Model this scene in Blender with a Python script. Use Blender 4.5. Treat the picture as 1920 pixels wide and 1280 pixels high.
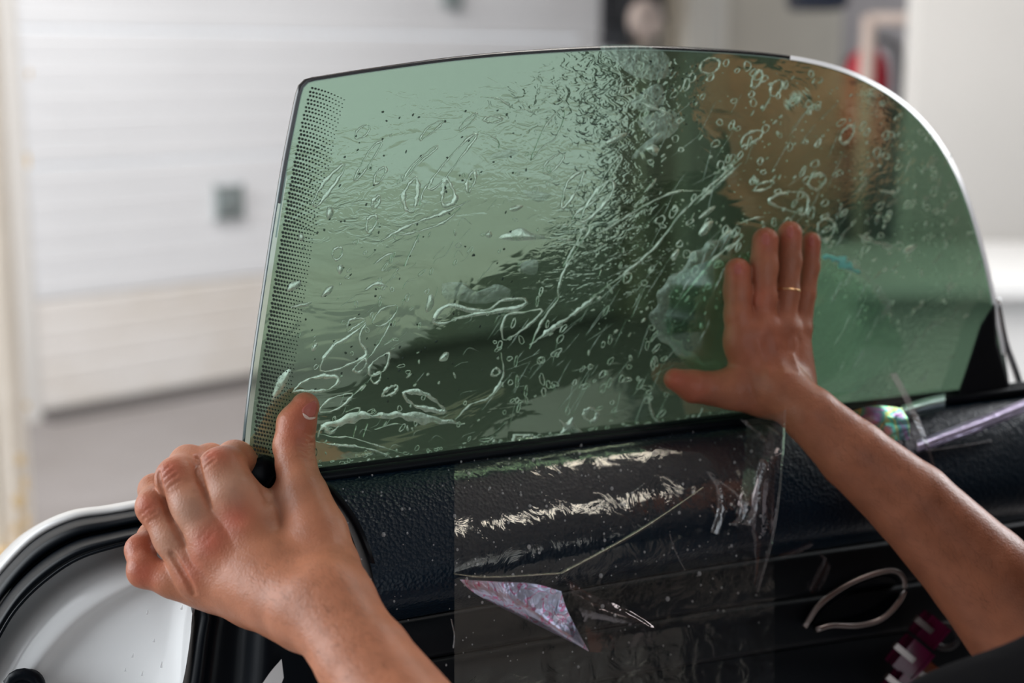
import bpy, bmesh, math, random
import numpy as np
from mathutils import Vector
random.seed(7); RNG = np.random.default_rng(7)
for _o in list(bpy.data.objects): bpy.data.objects.remove(_o)
C = bpy.context.scene.collection
SC = bpy.context.scene

# ---------------------------------------------------------------- camera
F = 1920 * 50 / 36.0
CAMZ = 1.22; PITCH = math.radians(11)
cp, sp = math.cos(PITCH), math.sin(PITCH)
FW = np.array([0, cp, -sp]); UPV = np.array([0, sp, cp]); RT = np.array([1.0, 0, 0]); CAM = np.array([0, 0, CAMZ])
cd = bpy.data.cameras.new('camera'); cam = bpy.data.objects.new('camera', cd); C.objects.link(cam)
cam.location = CAM; cam.rotation_euler = (math.pi / 2 - PITCH, 0, 0)
cd.lens = 50; cd.sensor_width = 36; cd.clip_start = 0.02
cd.dof.use_dof = True; cd.dof.focus_distance = 0.885; cd.dof.aperture_fstop = 3.9
SC.camera = cam
# ---------------------------------------------------------------- light and exposure
SC.view_settings.view_transform = 'Standard'; SC.view_settings.look = 'None'
SC.view_settings.gamma = 1; SC.view_settings.use_curve_mapping = False
SC.view_settings.exposure = 0.0
wd = bpy.data.worlds.new('sky'); SC.world = wd; wd.use_nodes = True
wn = wd.node_tree.nodes['Background']; wn.inputs[0].default_value = (0.86, 0.93, 1.0, 1); wn.inputs[1].default_value = 1.25
def area(name, loc, target, sx, sy, power, col):
    l = bpy.data.lights.new(name, 'AREA'); l.shape = 'RECTANGLE'; l.size = sx; l.size_y = sy; l.energy = power; l.color = col
    o = bpy.data.objects.new(name, l); C.objects.link(o); o.location = loc
    o.rotation_euler = (Vector(target) - Vector(loc)).to_track_quat('-Z', 'Y').to_euler(); return o
area('daylight_left_bay', (-3.6, 1.2, 1.9), (0.2, 1.6, 0.9), 3.2, 2.4, 130, (0.93, 0.97, 1.0))
area('door_fill_light', (-1.2, 2.6, 3.2), (-0.4, 6.0, 1.2), 3.0, 1.0, 95, (1.0, 0.98, 0.96))  # added fill lamp under the ceiling that brightens the garage door
area('ceiling_lamp_light', (0.9, 1.9, 3.1), (0.6, 1.3, 0), 1.4, 0.3, 14, (1.0, 0.95, 0.88))

area('added_rim_light', (2.3, 2.7, 2.0), (0.2, 1.0, 1.0), 0.9, 1.2, 48, (0.95, 0.97, 1.0))  # added rim light for the right arm and glass edge, no window there
# ---------------------------------------------------------------- helpers
def P(px, py, d):
    return CAM + d * (FW + (px - 960) / F * RT + (640 - py) / F * UPV)
def ray(px, py):
    return FW + (px - 960) / F * RT + (640 - py) / F * UPV
def Dp(px): return 1.0 / (1.136 - (px - 455) * 0.000198)
GB0 = P(455, 885, Dp(455)); GB1 = P(1890, 745, Dp(1890))
gdir = (GB1 - GB0) * np.array([1, 1, 0]); gdir /= np.linalg.norm(gdir)
GN = np.array([gdir[1], -gdir[0], 0.0])          # towards the camera side
TILT = math.radians(0.3)                            # top leans slightly to the inside
GUP = np.array([0, 0, math.cos(TILT)]) + GN * math.sin(TILT)
GNN = np.cross(gdir, GUP); GNN /= np.linalg.norm(GNN)
if GNN @ GN < 0: GNN = -GNN
def on_plane(px, py, p0, n, off=0.0):
    r = ray(px, py); t = ((p0 + n * off - CAM) @ n) / (r @ n); return CAM + t * r
def on_glass(px, py, off=0.0):
    """point of the gently barrelled window pane seen at a picture position, raised by off"""
    r = ray(px, py); h = 0.0
    for _ in range(4):
        t = ((GB0 + GNN * (off + h) - CAM) @ GNN) / (r @ GNN); p = CAM + t * r
        v = (p - GB0) @ GUP; u = (p - GB0) @ gdir
        h = -0.10 * (v - 0.12) ** 2 - 0.012 * (u - 0.3) ** 2
    return p
def smooth_poly(pts, n, closed=False):
    pts = np.array(pts, float); m = len(pts)
    if m == 2: return np.array([pts[0] + (pts[1] - pts[0]) * t for t in np.linspace(0, 1, n)])
    if closed: ext = np.vstack([pts[-1], pts, pts[0], pts[1]]); segs = m
    else: ext = np.vstack([2 * pts[0] - pts[1], pts, 2 * pts[-1] - pts[-2]]); segs = m - 1
    # centripetal-ish: sample densely, then resample by length
    out = []
    for i in range(segs):
        a, b, c, d = ext[i], ext[i + 1], ext[i + 2], ext[i + 3]
        for t in np.linspace(0, 1, 12, endpoint=False):
            out.append(0.5 * (2 * b + (c - a) * t + (2 * a - 5 * b + 4 * c - d) * t * t + (3 * b - a - 3 * c + d) * t ** 3))
    out.append(ext[segs + 1] if not closed else pts[0]); out = np.array(out)
    L = np.concatenate([[0], np.cumsum(np.linalg.norm(np.diff(out, axis=0), axis=1))])
    s = np.linspace(0, L[-1], n + 1 if closed else n)
    r = np.stack([np.interp(s, L, out[:, k]) for k in range(out.shape[1])], 1)
    return r[:-1] if closed else r
def mesh(name, V, Fc, mat=None, parent=None, smooth=True):
    me = bpy.data.meshes.new(name); me.from_pydata([tuple(map(float, v)) for v in V], [], [tuple(map(int, f)) for f in Fc]); me.update()
    if smooth: me.polygons.foreach_set('use_smooth', [True] * len(me.polygons))
    o = bpy.data.objects.new(name, me); C.objects.link(o)
    if mat: me.materials.append(mat)
    if parent is not None: o.parent = parent
    return o
def empty(name, loc, label, cat, group=None, kind=None):
    o = bpy.data.objects.new(name, None); C.objects.link(o); o.empty_display_size = 0.05
    # loc kept at the origin transform-wise so that children stay in world coordinates
    o.location = loc; o['label'] = label; o['category'] = cat
    if group: o['group'] = group
    if kind: o['kind'] = kind
    return o
def adopt(child, parent):
    child.parent = parent; child.matrix_parent_inverse = parent_inv(parent); return child
def parent_inv(p):
    from mathutils import Matrix
    return Matrix.Identity(4) if p.parent is not None else Matrix.Translation(-p.location)
def tag(o, label, cat, group=None, kind=None):
    o['label'] = label; o['category'] = cat
    if group: o['group'] = group
    if kind: o['kind'] = kind
    return o
def struct(o):
    o['kind'] = 'structure'; return o
def loft(name, rows, mat, parent=None, n=60, m=None, thick=0.0, conv=None):
    """rows of (px,py,d) curves -> smooth surface through them"""
    R = np.array([smooth_poly(r, n) for r in rows])
    if m:
        R = np.array([smooth_poly(R[:, j], m) for j in range(n)]).transpose(1, 0, 2)
    k = R.shape[0]
    V = [ (conv or (lambda a, b, c: P(a, b, c)))(*R[i, j]) for i in range(k) for j in range(n)]
    Fc = [(i * n + j, (i + 1) * n + j, (i + 1) * n + j + 1, i * n + j + 1) for i in range(k - 1) for j in range(n - 1)]
    o = mesh(name, V, Fc, mat)
    if parent is not None: adopt(o, parent)
    if thick:
        s = o.modifiers.new('thickness', 'SOLIDIFY'); s.thickness = thick; s.offset = -1
    return o
def box(name, c, s, mat, parent=None, axes=None, bev=0.0, smooth=False):
    """box centred at c with full sizes s along axes"""
    ax = axes if axes is not None else (np.array([1., 0, 0]), np.array([0, 1., 0]), np.array([0, 0, 1.]))
    bm = bmesh.new(); bmesh.ops.create_cube(bm, size=1)
    for v in bm.verts:
        q = v.co.copy(); p = np.array(c, float)
        p = p + ax[0] * q.x * s[0] + ax[1] * q.y * s[1] + ax[2] * q.z * s[2]; v.co = p
    if bev: bmesh.ops.bevel(bm, geom=bm.edges[:], offset=bev, segments=2, affect='EDGES')
    bmesh.ops.recalc_face_normals(bm, faces=bm.faces[:])
    me = bpy.data.meshes.new(name); bm.to_mesh(me); bm.free(); me.materials.append(mat)
    o = bpy.data.objects.new(name, me); C.objects.link(o)
    if smooth: me.polygons.foreach_set('use_smooth', [True] * len(me.polygons))
    if parent is not None: adopt(o, parent)
    return o
def tube(name, pts, rad, mat, parent=None, seg=10, closed=False, n=None):
    pts = np.array(pts, float)
    if n: 
        rr = np.array(rad) if np.ndim(rad) else np.full(len(pts), rad)
        q = smooth_poly(np.hstack([pts, rr[:, None]]), n, closed); pts = q[:, :3]; rad = q[:, 3]
    k = len(pts); rad = np.full(k, rad) if np.ndim(rad) == 0 else np.array(rad)
    T = np.gradient(pts, axis=0) if not closed else np.roll(pts, -1, 0) - np.roll(pts, 1, 0)
    V = []; ref = np.array([0.13, 0.31, 0.94])
    for i in range(k):
        t = T[i] / (np.linalg.norm(T[i]) + 1e-12); a = np.cross(t, ref); a /= np.linalg.norm(a); b = np.cross(t, a)
        for j in range(seg):
            th = 2 * math.pi * j / seg; V.append(pts[i] + rad[i] * (a * math.cos(th) + b * math.sin(th)))
    Fc = [(i % k * seg + j, i % k * seg + (j + 1) % seg, (i + 1) % k * seg + (j + 1) % seg, (i + 1) % k * seg + j) for i in range(k if closed else k - 1) for j in range(seg)]
    if not closed: Fc += [tuple(range(seg))[::-1], tuple((k - 1) * seg + j for j in range(seg))]
    o = mesh(name, V, Fc, mat)
    if parent is not None: adopt(o, parent)
    return o
def lathe(name, prof, base, mat, parent=None, seg=24, axis=None):
    ax = np.array(axis if axis is not None else (0, 0, 1.0), float); ax /= np.linalg.norm(ax)
    a = np.cross(ax, [0.3, 0.9, 0.2]); a /= np.linalg.norm(a); b = np.cross(ax, a)
    V = [np.array(base) + ax * h + r * (a * math.cos(2 * math.pi * j / seg) + b * math.sin(2 * math.pi * j / seg)) for r, h in prof for j in range(seg)]
    k = len(prof)
    Fc = [(i * seg + j, i * seg + (j + 1) % seg, (i + 1) * seg + (j + 1) % seg, (i + 1) * seg + j) for i in range(k - 1) for j in range(seg)]
    o = mesh(name, V, Fc, mat)
    if parent is not None: adopt(o, parent)
    return o

# ---------------------------------------------------------------- materials
def mat(name, col, rough=0.5, metal=0.0, noise=0.0, nscale=20, bump=0.0, bscale=60, spec=0.5, coat=0.0, col2=None, detail=4, **kw):
    m = bpy.data.materials.new(name); m.use_nodes = True; nt = m.node_tree; b = nt.nodes['Principled BSDF']
    b.inputs['Base Color'].default_value = (*col, 1); b.inputs['Roughness'].default_value = rough; b.inputs['Metallic'].default_value = metal
    b.inputs['Specular IOR Level'].default_value = spec; b.inputs['Coat Weight'].default_value = coat; b.inputs['Coat Roughness'].default_value = 0.05
    tc = nt.nodes.new('ShaderNodeTexCoord')
    if noise or col2:
        n = nt.nodes.new('ShaderNodeTexNoise'); n.inputs['Scale'].default_value = nscale; n.inputs['Detail'].default_value = detail
        nt.links.new(tc.outputs['Object'], n.inputs['Vector'])
        r = nt.nodes.new('ShaderNodeValToRGB'); c2 = col2 or tuple(c * (1 - noise) for c in col)
        r.color_ramp.elements[0].position = 0.35; r.color_ramp.elements[0].color = (*c2, 1)
        r.color_ramp.elements[1].position = 0.65; r.color_ramp.elements[1].color = (*col, 1)
        nt.links.new(n.outputs['Fac'], r.inputs['Fac']); nt.links.new(r.outputs['Color'], b.inputs['Base Color'])
    if bump:
        n = nt.nodes.new('ShaderNodeTexNoise'); n.inputs['Scale'].default_value = bscale; n.inputs['Detail'].default_value = 5
        nt.links.new(tc.outputs['Object'], n.inputs['Vector'])
        bp = nt.nodes.new('ShaderNodeBump'); bp.inputs['Strength'].default_value = bump; bp.inputs['Distance'].default_value = 0.002
        nt.links.new(n.outputs['Fac'], bp.inputs['Height']); nt.links.new(bp.outputs['Normal'], b.inputs['Normal'])
    return m
M = {}
M['door_white'] = mat('painted_door_white', (0.80, 0.81, 0.83), 0.55, noise=0.05, nscale=1.5)
M['door_tan'] = mat('dusty_door_cream', (0.66, 0.60, 0.53), 0.6, noise=0.12, nscale=3)
M['cream'] = mat('cream_paint', (0.66, 0.60, 0.50), 0.6, noise=0.08, nscale=3)
M['cream_light'] = mat('pale_cream_paint', (0.80, 0.77, 0.70), 0.6, noise=0.05, nscale=3)
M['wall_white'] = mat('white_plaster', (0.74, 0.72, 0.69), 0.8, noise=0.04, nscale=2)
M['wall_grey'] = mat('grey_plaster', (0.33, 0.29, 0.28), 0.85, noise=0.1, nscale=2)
M['post'] = mat('cream_post_paint', (0.74, 0.68, 0.60), 0.5, nscale=9, col2=(0.70, 0.64, 0.56))
M['rust'] = mat('rust_yellow', (0.62, 0.44, 0.22), 0.9, noise=0.3, nscale=20)
M['floor'] = mat('concrete_floor', (0.315, 0.29, 0.285), 0.5, nscale=2.2, col2=(0.27, 0.245, 0.235), bump=0.2, bscale=30)
M['black'] = mat('black_plastic', (0.006, 0.007, 0.009), 0.45)
M['dark'] = mat('dark_metal', (0.03, 0.03, 0.035), 0.5)
M['lockgrey'] = mat('grey_green_metal', (0.28, 0.32, 0.32), 0.4, 0.3)
M['navy'] = mat('navy_enamel', (0.015, 0.022, 0.045), 0.4)
M['red'] = mat('red_enamel', (0.42, 0.012, 0.03), 0.35)
M['dim'] = mat('dark_brown_plaster', (0.10, 0.085, 0.08), 0.85, noise=0.2, nscale=2)
# ================================================================ THE ROOM
floor = box('floor', (0.5, 4.2, -0.05), (16, 13.6, 0.1), M['floor']); struct(floor)
M['yard'] = mat('pale_yard_concrete', (0.72, 0.69, 0.60), 0.8, noise=0.1, nscale=1)
yard = box('floor_yard', (2.5, -7.6, -0.06), (24, 10, 0.1), M['yard']); struct(yard)
WA = np.array([-1.68, 4.8, 0.0]); WE = np.array([0.725, 0.688, 0.0]); WE /= np.linalg.norm(WE); WNn = np.array([WE[1], -WE[0], 0.0]); ZZ = np.array([0, 0, 1.0])
def wall_s(px, off=0.0):      # distance along the door wall at a picture column
    r = ray(px, 300); t = ((WA + WNn * off - CAM) @ WNn) / (r @ WNn); return float((CAM + t * r - WA) @ WE)
def wall_p(s, z, off): return WA + WE * s + WNn * off + ZZ * z
AX = (WE, WNn, ZZ)
s0, s1 = wall_s(48), wall_s(1152)
def wbox(name, sa, sb, za, zb, oa, ob, m, parent=None, bev=0.0):
    return box(name, wall_p((sa + sb) / 2, (za + zb) / 2, (oa + ob) / 2), (sb - sa, ob - oa, zb - za), m, parent, AX, bev)
door = bpy.data.objects.new('door_1', None); C.objects.link(door); door['kind'] = 'structure'; door.location = WA
door['label'] = 'white sectional garage door with faint horizontal ribs'
# sectional door: each section is a part with pressed ribs
M['door_dirty'] = mat('dusty_door_white', (0.80, 0.77, 0.74), 0.6, nscale=2.5, col2=(0.72, 0.67, 0.61))
M['seal_grey'] = mat('grey_rubber_seal', (0.17, 0.155, 0.15), 0.8)
zs = [0.03, 0.42, 0.88, 1.34, 1.80, 2.26, 2.72, 3.2]
for i in range(len(zs) - 1):
    za, zb = zs[i] + 0.003, zs[i + 1] - 0.003
    prof = []; nr = 5
    for k in range(nr):
        a = za + (zb - za) * k / nr; b = za + (zb - za) * (k + 1) / nr
        prof += [(a, 0.0), (a + 0.008, 0.006), (b - 0.008, 0.006), (b, 0.0)]
    V = []; Fc = []
    for (z, o_) in prof: V += [wall_p(s0, z, o_), wall_p(s1, z, o_)]
    for k in range(len(prof) - 1): Fc.append((2 * k, 2 * k + 1, 2 * k + 3, 2 * k + 2))
    n0 = len(V); V += [wall_p(s0, za, -0.04), wall_p(s1, za, -0.04), wall_p(s0, zb, -0.04), wall_p(s1, zb, -0.04)]
    L = 2 * len(prof)
    Fc += [(0, n0, n0 + 1, 1), (L - 2, L - 1, n0 + 3, n0 + 2), (n0, n0 + 2, n0 + 3, n0 + 1)]
    adopt(mesh('section', V, Fc, M['door_dirty'] if i == 0 else M['door_white'], smooth=False), door)
adopt(wbox('bottom_seal', s0, s1, 0.0, 0.03, -0.03, 0.02, M['seal_grey']), door)
ls = wall_s(421); lz = float(on_plane(421, 378, WA, WNn)[2])
lk = adopt(wbox('lock_plate', ls - 0.055, ls + 0.055, lz - 0.06, lz + 0.06, 0.008, 0.03, M['lockgrey'], bev=0.006), door)
kn = lathe('lock_knob', [(0.0, 0.03), (0.018, 0.03), (0.022, 0.022), (0.018, 0.0)], wall_p(ls - 0.02, lz, 0.028), M['lockgrey'], axis=WNn); adopt(kn, lk)
# threshold line, wall pieces beside and above the door
struct(wbox('trim_1', s0, s1, 0, 0.012, 0.02, 0.08, M['seal_grey']))
struct(wbox('wall_back', s1, s1 + 1.9, 0, 3.6, -0.25, -0.02, M['cream']))
struct(wbox('wall_left', s0 - 3.2, s0, 0, 3.6, -0.25, 0.0, M['wall_white']))
struct(wbox('wall_top', s0, s1, 3.2, 3.6, -0.25, 0.0, M['wall_white']))
# pale pipes / jambs right of the door
for i, (a, b, mm, w) in enumerate([(1198, 1228, 'cream', .03), (1270, 1302, 'cream_light', .06), (1306, 1345, 'cream_light', .04)]):
    sa, sb = wall_s(a), wall_s(b); struct(wbox('trim_%d' % (i + 2), sa, sb, 0, 3.6, -0.02, w, M[mm], bev=0.01))
# near cream post at the far left with rust
pb = P(18, 1040, 1.0); r_ = ray(18, 1040); t_ = -CAMZ / r_[2]; pbase = CAM + t_ * r_
post = bpy.data.objects.new('trim_5', None); C.objects.link(post); post['kind'] = 'structure'; post.location = pbase; post['label'] = 'cream painted steel post with rust spots'
box('column', pbase + np.array([-0.035, 0.06, 1.8]), (0.135, 0.10, 3.6), M['post'], post, bev=0.012)
box('flange', pbase + np.array([-0.055, 0.0, 1.8]), (0.07, 0.03, 3.6), M['cream_light'], post, bev=0.006)
box('foot_plate', pbase + np.array([-0.04, 0.05, 0.008]), (0.26, 0.2, 0.016), M['rust'], post, bev=0.004)
for (px, py, w, h) in [(38, 862, 16, 22), (46, 905, 10, 30), (36, 940, 20, 30), (48, 975, 10, 26), (30, 990, 16, 18), (50, 760, 8, 16), (52, 300, 6, 30), (54, 138, 6, 14), (40, 1015, 18, 12)]:
    q = on_plane(px, py, pbase + np.array([0, 0.0095, 0]), np.array([0, -1.0, 0])); k = np.linalg.norm(q - CAM) / F
    V = [q + np.array([math.cos(a) * w * .5 * k * random.uniform(.7, 1.2), -0.0005, math.sin(a) * h * .5 * k * random.uniform(.7, 1.2)]) for a in np.linspace(0, 2 * math.pi, 12, endpoint=False)]
    V2 = [v + np.array([0, 0.003, 0]) for v in V]
    adopt(mesh('rust_spot', V + V2, [tuple(range(12))] + [(i, (i + 1) % 12, 12 + (i + 1) % 12, 12 + i) for i in range(12)], M['rust'], smooth=False), post)
# alcove on the right
sA, sB = s1 + 1.9, s1 + 3.9
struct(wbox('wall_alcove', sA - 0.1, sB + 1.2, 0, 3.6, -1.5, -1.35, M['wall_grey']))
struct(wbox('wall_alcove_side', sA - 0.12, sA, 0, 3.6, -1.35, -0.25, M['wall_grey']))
# white wall at the right, nearer
wr = CAM + ray(1712, 300) * 4.6
struct(box('wall_right', (wr[0] + 1.6, wr[1] + 0.08, 1.8), (3.2, 0.16, 3.6), M['wall_white']))
def at_y(px, py, y):
    r = ray(px, py); return CAM + r * (y / r[1])
# rail frame and fire extinguisher in the alcove
fy = wr[1] + 0.55
def yb(name, x0, y0, x1, y1, yy, dep, m, parent=None, bev=0.0):
    a = at_y(x0, y0, yy); b = at_y(x1, y1, yy)
    return box(name, ((a[0] + b[0]) / 2, yy + dep / 2, (a[2] + b[2]) / 2), (abs(b[0] - a[0]), dep, abs(b[2] - a[2])), m, parent, None, bev)
rail = empty('metal_frame', tuple(at_y(1632, 60, fy)[:2]) + (0,), 'pale beige metal pipe frame standing in front of the red extinguisher', 'frame')
a_ = at_y(1630, 30, fy)
M['beige'] = mat('beige_paint', (0.55, 0.45, 0.40), 0.6)
tube('upright', [(a_[0], fy, 0.0), (a_[0], fy, a_[2])], 0.026, M['beige'], rail, 12)
b_ = at_y(1720, 32, fy)
tube('crossbar', [(a_[0] - .0, fy, a_[2] - .01), (b_[0] + .3, fy, a_[2] - .01)], 0.022, M['beige'], rail, 12)
ex = at_y(1628, 130, fy + 0.22)
ext = empty('fire_extinguisher', (ex[0], fy + .3, 0), 'red fire extinguisher hanging behind the beige pipe frame', 'fire extinguisher')
lathe('cylinder', [(0.0, 0), (0.075, 0.0), (0.085, 0.02), (0.085, 0.26), (0.07, 0.32), (0.03, 0.36), (0.0, 0.36)], (ex[0], fy + .22, ex[2] - .28), M['red'], ext)
lathe('valve', [(0.0, 0), (0.02, 0.0), (0.025, 0.05), (0.0, 0.06)], (ex[0], fy + .22, ex[2] + .08), M['black'], ext)
tube('hose', [(ex[0] + .02, fy + .2, ex[2] + .11), (ex[0] + .09, fy + .17, ex[2] + .08), (ex[0] + .11, fy + .16, ex[2] - .1), (ex[0] + .09, fy + .16, ex[2] - .2)], 0.014, M['black'], ext, 8, n=14)
box('bracket', (ex[0], fy + .33, ex[2] - .1), (0.12, 0.05, 0.3), M['dark'], ext)
tube('hanging_post', [(ex[0], fy + .38, 0), (ex[0], fy + .38, ex[2] + .05)], .02, M['dark'], ext, 8)
nb = empty('junction_box', at_y(1540, 0, fy + .6), 'dark navy box high on the alcove wall at the top edge', 'box')
yb('casing', 1503, -60, 1592, 16, fy + .6, 0.3, M['navy'], nb, 0.015)
yb('lid', 1510, -50, 1585, 8, fy + .585, 0.02, M['navy'], nb, 0.004)
# chain hoist beside the garage door
hz = on_plane(1174, 40, WA, WNn, 0.1); hs = wall_s(1174, 0.1)
ho = empty('door_hoist', wall_p(hs, hz[2], 0.05), 'black chain hoist with a tan wheel at the edge of the garage door', 'hoist')
wbox('back_plate', hs - .09, hs + .09, hz[2] - .12, hz[2] + .6, -0.018, 0.03, M['dark'], ho, 0.005)
wbox('motor_housing', hs - .07, hs + .11, hz[2] + .02, hz[2] + .3, 0.03, 0.2, M['black'], ho, 0.02)
lathe('chain_wheel', [(0.02, 0.0), (0.085, 0.0), (0.095, 0.02), (0.07, 0.03), (0.095, 0.04), (0.085, 0.06), (0.02, 0.06), (0.02, 0.0)], wall_p(hs - .03, hz[2] + .0, 0.2), M['beige'], ho, axis=WNn)
tube('chain', [wall_p(hs + .055, hz[2], .23), wall_p(hs + .055, 0.5, .23)], 0.012, M['dark'], ho, 8)
tube('chain', [wall_p(hs - .11, hz[2], .23), wall_p(hs - .11, 0.5, .23)], 0.008, M['dark'], ho, 8)
hk = empty('ceiling_hook', on_plane(850, 0, WA, WNn, 0.05), 'small blue grey fitting on the garage door at the top edge', 'fitting')
q = on_plane(850, -2, WA, WNn, 0.02); qs = wall_s(850, .02)
wbox('plate', qs - .05, qs + .05, q[2] - .02, q[2] + .10, 0.006, 0.03, M['lockgrey'], hk, 0.004)
wbox('tongue', qs - .02, qs + .02, q[2] - .035, q[2] + .02, 0.02, 0.05, M['lockgrey'], hk, 0.004)
# bright counter behind the right end of the glass
M['bright_white'] = mat('glossy_white_laminate', (0.86, 0.86, 0.85), 0.3)
cy = 3.3; ca = at_y(1600, 545, cy)
cnt = empty('work_counter', (ca[0] + .9, cy + .35, 0), 'bright white counter low behind the right end of the glass', 'counter')
box('worktop', (ca[0] + 1.0, cy + 0.38, ca[2]), (2.0, 0.8, 0.04), M['bright_white'], cnt, None, 0.006)
for k in range(3):
    box('cabinet_door', (ca[0] + .34 + .66 * k, cy + 0.03, (ca[2] - .02) / 2 + .03), (0.64, 0.02, ca[2] - .14), M['bright_white'], cnt, None, 0.004)
box('carcass', (ca[0] + 1.0, cy + 0.4, (ca[2] - .02) / 2), (1.98, 0.72, ca[2] - .02), M['bright_white'], cnt)
# ceiling, walls behind the camera (seen as reflections), with the open bays
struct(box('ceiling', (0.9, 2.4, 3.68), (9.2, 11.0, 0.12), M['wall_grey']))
struct(box('wall_far_right', (4.6, 2.6, 1.8), (0.15, 8.8, 3.6), M['dim']))
struct(box('wall_rear', (-1.6, -2.6, 1.8), (3.6, 0.15, 3.6), M['dim']))
struct(box('wall_rear_lintel', (2.6, -2.6, 3.2), (4.8, 0.15, 0.8), M['wall_white']))
lm = bpy.data.materials.new('lamp_glow'); lm.use_nodes = True; e = lm.node_tree.nodes['Principled BSDF']; e.inputs['Emission Color'].default_value = (1, .97, .92, 1); e.inputs['Emission Strength'].default_value = 9; e.inputs['Base Color'].default_value = (.9, .9, .9, 1)
for (x, y) in [(0.9, 1.9), (2.4, 0.2), (-0.6, 3.6)]:
    L = empty('ceiling_light', (x, y, 3.2), 'long fluorescent ceiling light %s' % ('above the car door' if x == .9 else 'near the rear bay' if x > 2 else 'before the garage door'), 'light', 'ceiling lights')
    box('housing', (x, y, 3.24), (1.5, 0.2, 0.05), M['bright_white'], L, None, .01); box('tube', (x, y, 3.195), (1.4, 0.14, 0.03), lm, L)
    for sx in (-.6, .6): tube('hanger', [(x + sx, y, 3.26), (x + sx, y, 3.63)], .004, M['dark'], L, 6)
# ================================================================ CAR DOOR
M['leather'] = mat('black_grained_leather', (0.0015, 0.010, 0.022), 0.33, spec=0.24)
nt = M['leather'].node_tree; b = nt.nodes['Principled BSDF']; tc = nt.nodes.new('ShaderNodeTexCoord')
vo = nt.nodes.new('ShaderNodeTexVoronoi'); vo.inputs['Scale'].default_value = 420; nt.links.new(tc.outputs['Object'], vo.inputs['Vector'])
nz = nt.nodes.new('ShaderNodeTexNoise'); nz.inputs['Scale'].default_value = 300; nt.links.new(tc.outputs['Object'], nz.inputs['Vector'])
ad = nt.nodes.new('ShaderNodeMath'); ad.operation = 'ADD'; nt.links.new(vo.outputs['Distance'], ad.inputs[0]); nt.links.new(nz.outputs['Fac'], ad.inputs[1])
bp = nt.nodes.new('ShaderNodeBump'); bp.inputs['Strength'].default_value = 0.7; bp.inputs['Distance'].default_value = 0.0006; nt.links.new(ad.outputs[0], bp.inputs['Height']); nt.links.new(bp.outputs['Normal'], b.inputs['Normal'])
M['panel_soft'] = mat('black_soft_trim', (0.004, 0.006, 0.009), 0.5, spec=0.15, bump=0.1, bscale=300)
M['gloss_black'] = mat('gloss_black_trim', (0.003, 0.0045, 0.007), 0.28, spec=0.14)
M['rubber'] = mat('black_rubber', (0.002, 0.004, 0.007), 0.38, spec=0.12)
M['paint'] = mat('white_car_paint', (0.70, 0.70, 0.69), 0.28, coat=0.3)
M['paint_in'] = mat('grey_white_car_paint', (0.72, 0.73, 0.73), 0.38, coat=0.2)
M['chrome'] = mat('satin_chrome', (0.6, 0.62, 0.64), 0.2, 1.0)
car = empty('car_door', (P(900, 1200, .9)[0], P(900, 1200, .9)[1], 0.25), 'open car door with white jamb, black leather panel and raised green window', 'car door')
def Dd(px, b): return Dp(px) - b
def row(y_left, x_left, pts, b):      # pts: (px, py)
    return [(x, y, Dd(x, b)) for x, y in pts]
# leather roll (upper door panel)
R0 = [(597, 893), (800, 866), (1000, 838), (1200, 812), (1400, 786), (1650, 765), (1960, 728)]
R1 = [(625, 922), (820, 893), (1010, 864), (1200, 838), (1400, 812), (1650, 788), (1960, 750)]
R2 = [(660, 975), (840, 942), (1020, 912), (1200, 884), (1400, 858), (1650, 830), (1960, 790)]
R3 = [(688, 1035), (850, 1005), (1020, 972), (1200, 944), (1400, 915), (1650, 885), (1960, 845)]
R4 = [(702, 1095), (860, 1068), (1030, 1038), (1200, 1008), (1400, 978), (1650, 945), (1960, 905)]
R5 = [(709, 1140), (865, 1116), (1030, 1088), (1200, 1058), (1400, 1025), (1650, 990), (1960, 948)]
R6 = [(712, 1168), (868, 1140), (1030, 1112), (1200, 1082), (1400, 1048), (1650, 1012), (1960, 968)]
offs = [0.006, 0.024, 0.040, 0.053, 0.061, 0.056, 0.026]
adopt(loft('upper_panel', [[(x, y, Dd(x, o)) for x, y in r] for r, o in zip([R0, R1, R2, R3, R4, R5, R6], offs)], M['leather'], None, 140, 44), car)
# lower trim strips, each a padded board
def strip(name, top, bot, o, m, bulge=0.005):
    rows = []
    for t, k in ((0, 0.004), (0.03, 0.0), (0.10, -bulge * .6), (0.5, -bulge), (0.9, -bulge * .6), (0.97, 0.0), (1, 0.004)):
        rows.append([(a[0] + (b_[0] - a[0]) * t, a[1] + (b_[1] - a[1]) * t, Dd(a[0], o) + k) for a, b_ in zip(top, bot)])
    return adopt(loft(name, rows, m, None, 60, 24), car)
S0 = [(712, 1170), (868, 1143), (1030, 1115), (1200, 1085), (1400, 1052), (1650, 1016), (1960, 972)]
S1 = [(718, 1248), (870, 1222), (1030, 1194), (1200, 1165), (1400, 1132), (1650, 1098), (1960, 1052)]
S2 = [(726, 1345), (875, 1320), (1035, 1292), (1200, 1262), (1400, 1228), (1650, 1190), (1960, 1150)]
S3 = [(740, 1900), (880, 1880), (1035, 1860), (1200, 1840), (1400, 1820), (1650, 1800), (1960, 1780)]
strip('trim_board', S0, S1, 0.02, M['panel_soft']); strip('trim_board', [(x, y + 3) for x, y in S1], S2, 0.012, M['panel_soft']); strip('lower_panel', [(x, y + 3) for x, y in S2], S3, 0.004, M['panel_soft'])
adopt(loft('backing_board', [[(x, y, Dd(x, -.006)) for x, y in [(690, 1100), (1030, 1050), (1400, 985), (1960, 900)]], [(x, y, Dd(x, -.006)) for x, y in [(740, 1890), (1030, 1850), (1400, 1800), (1960, 1770)]]], M['panel_soft'], None, 20), car)
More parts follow.
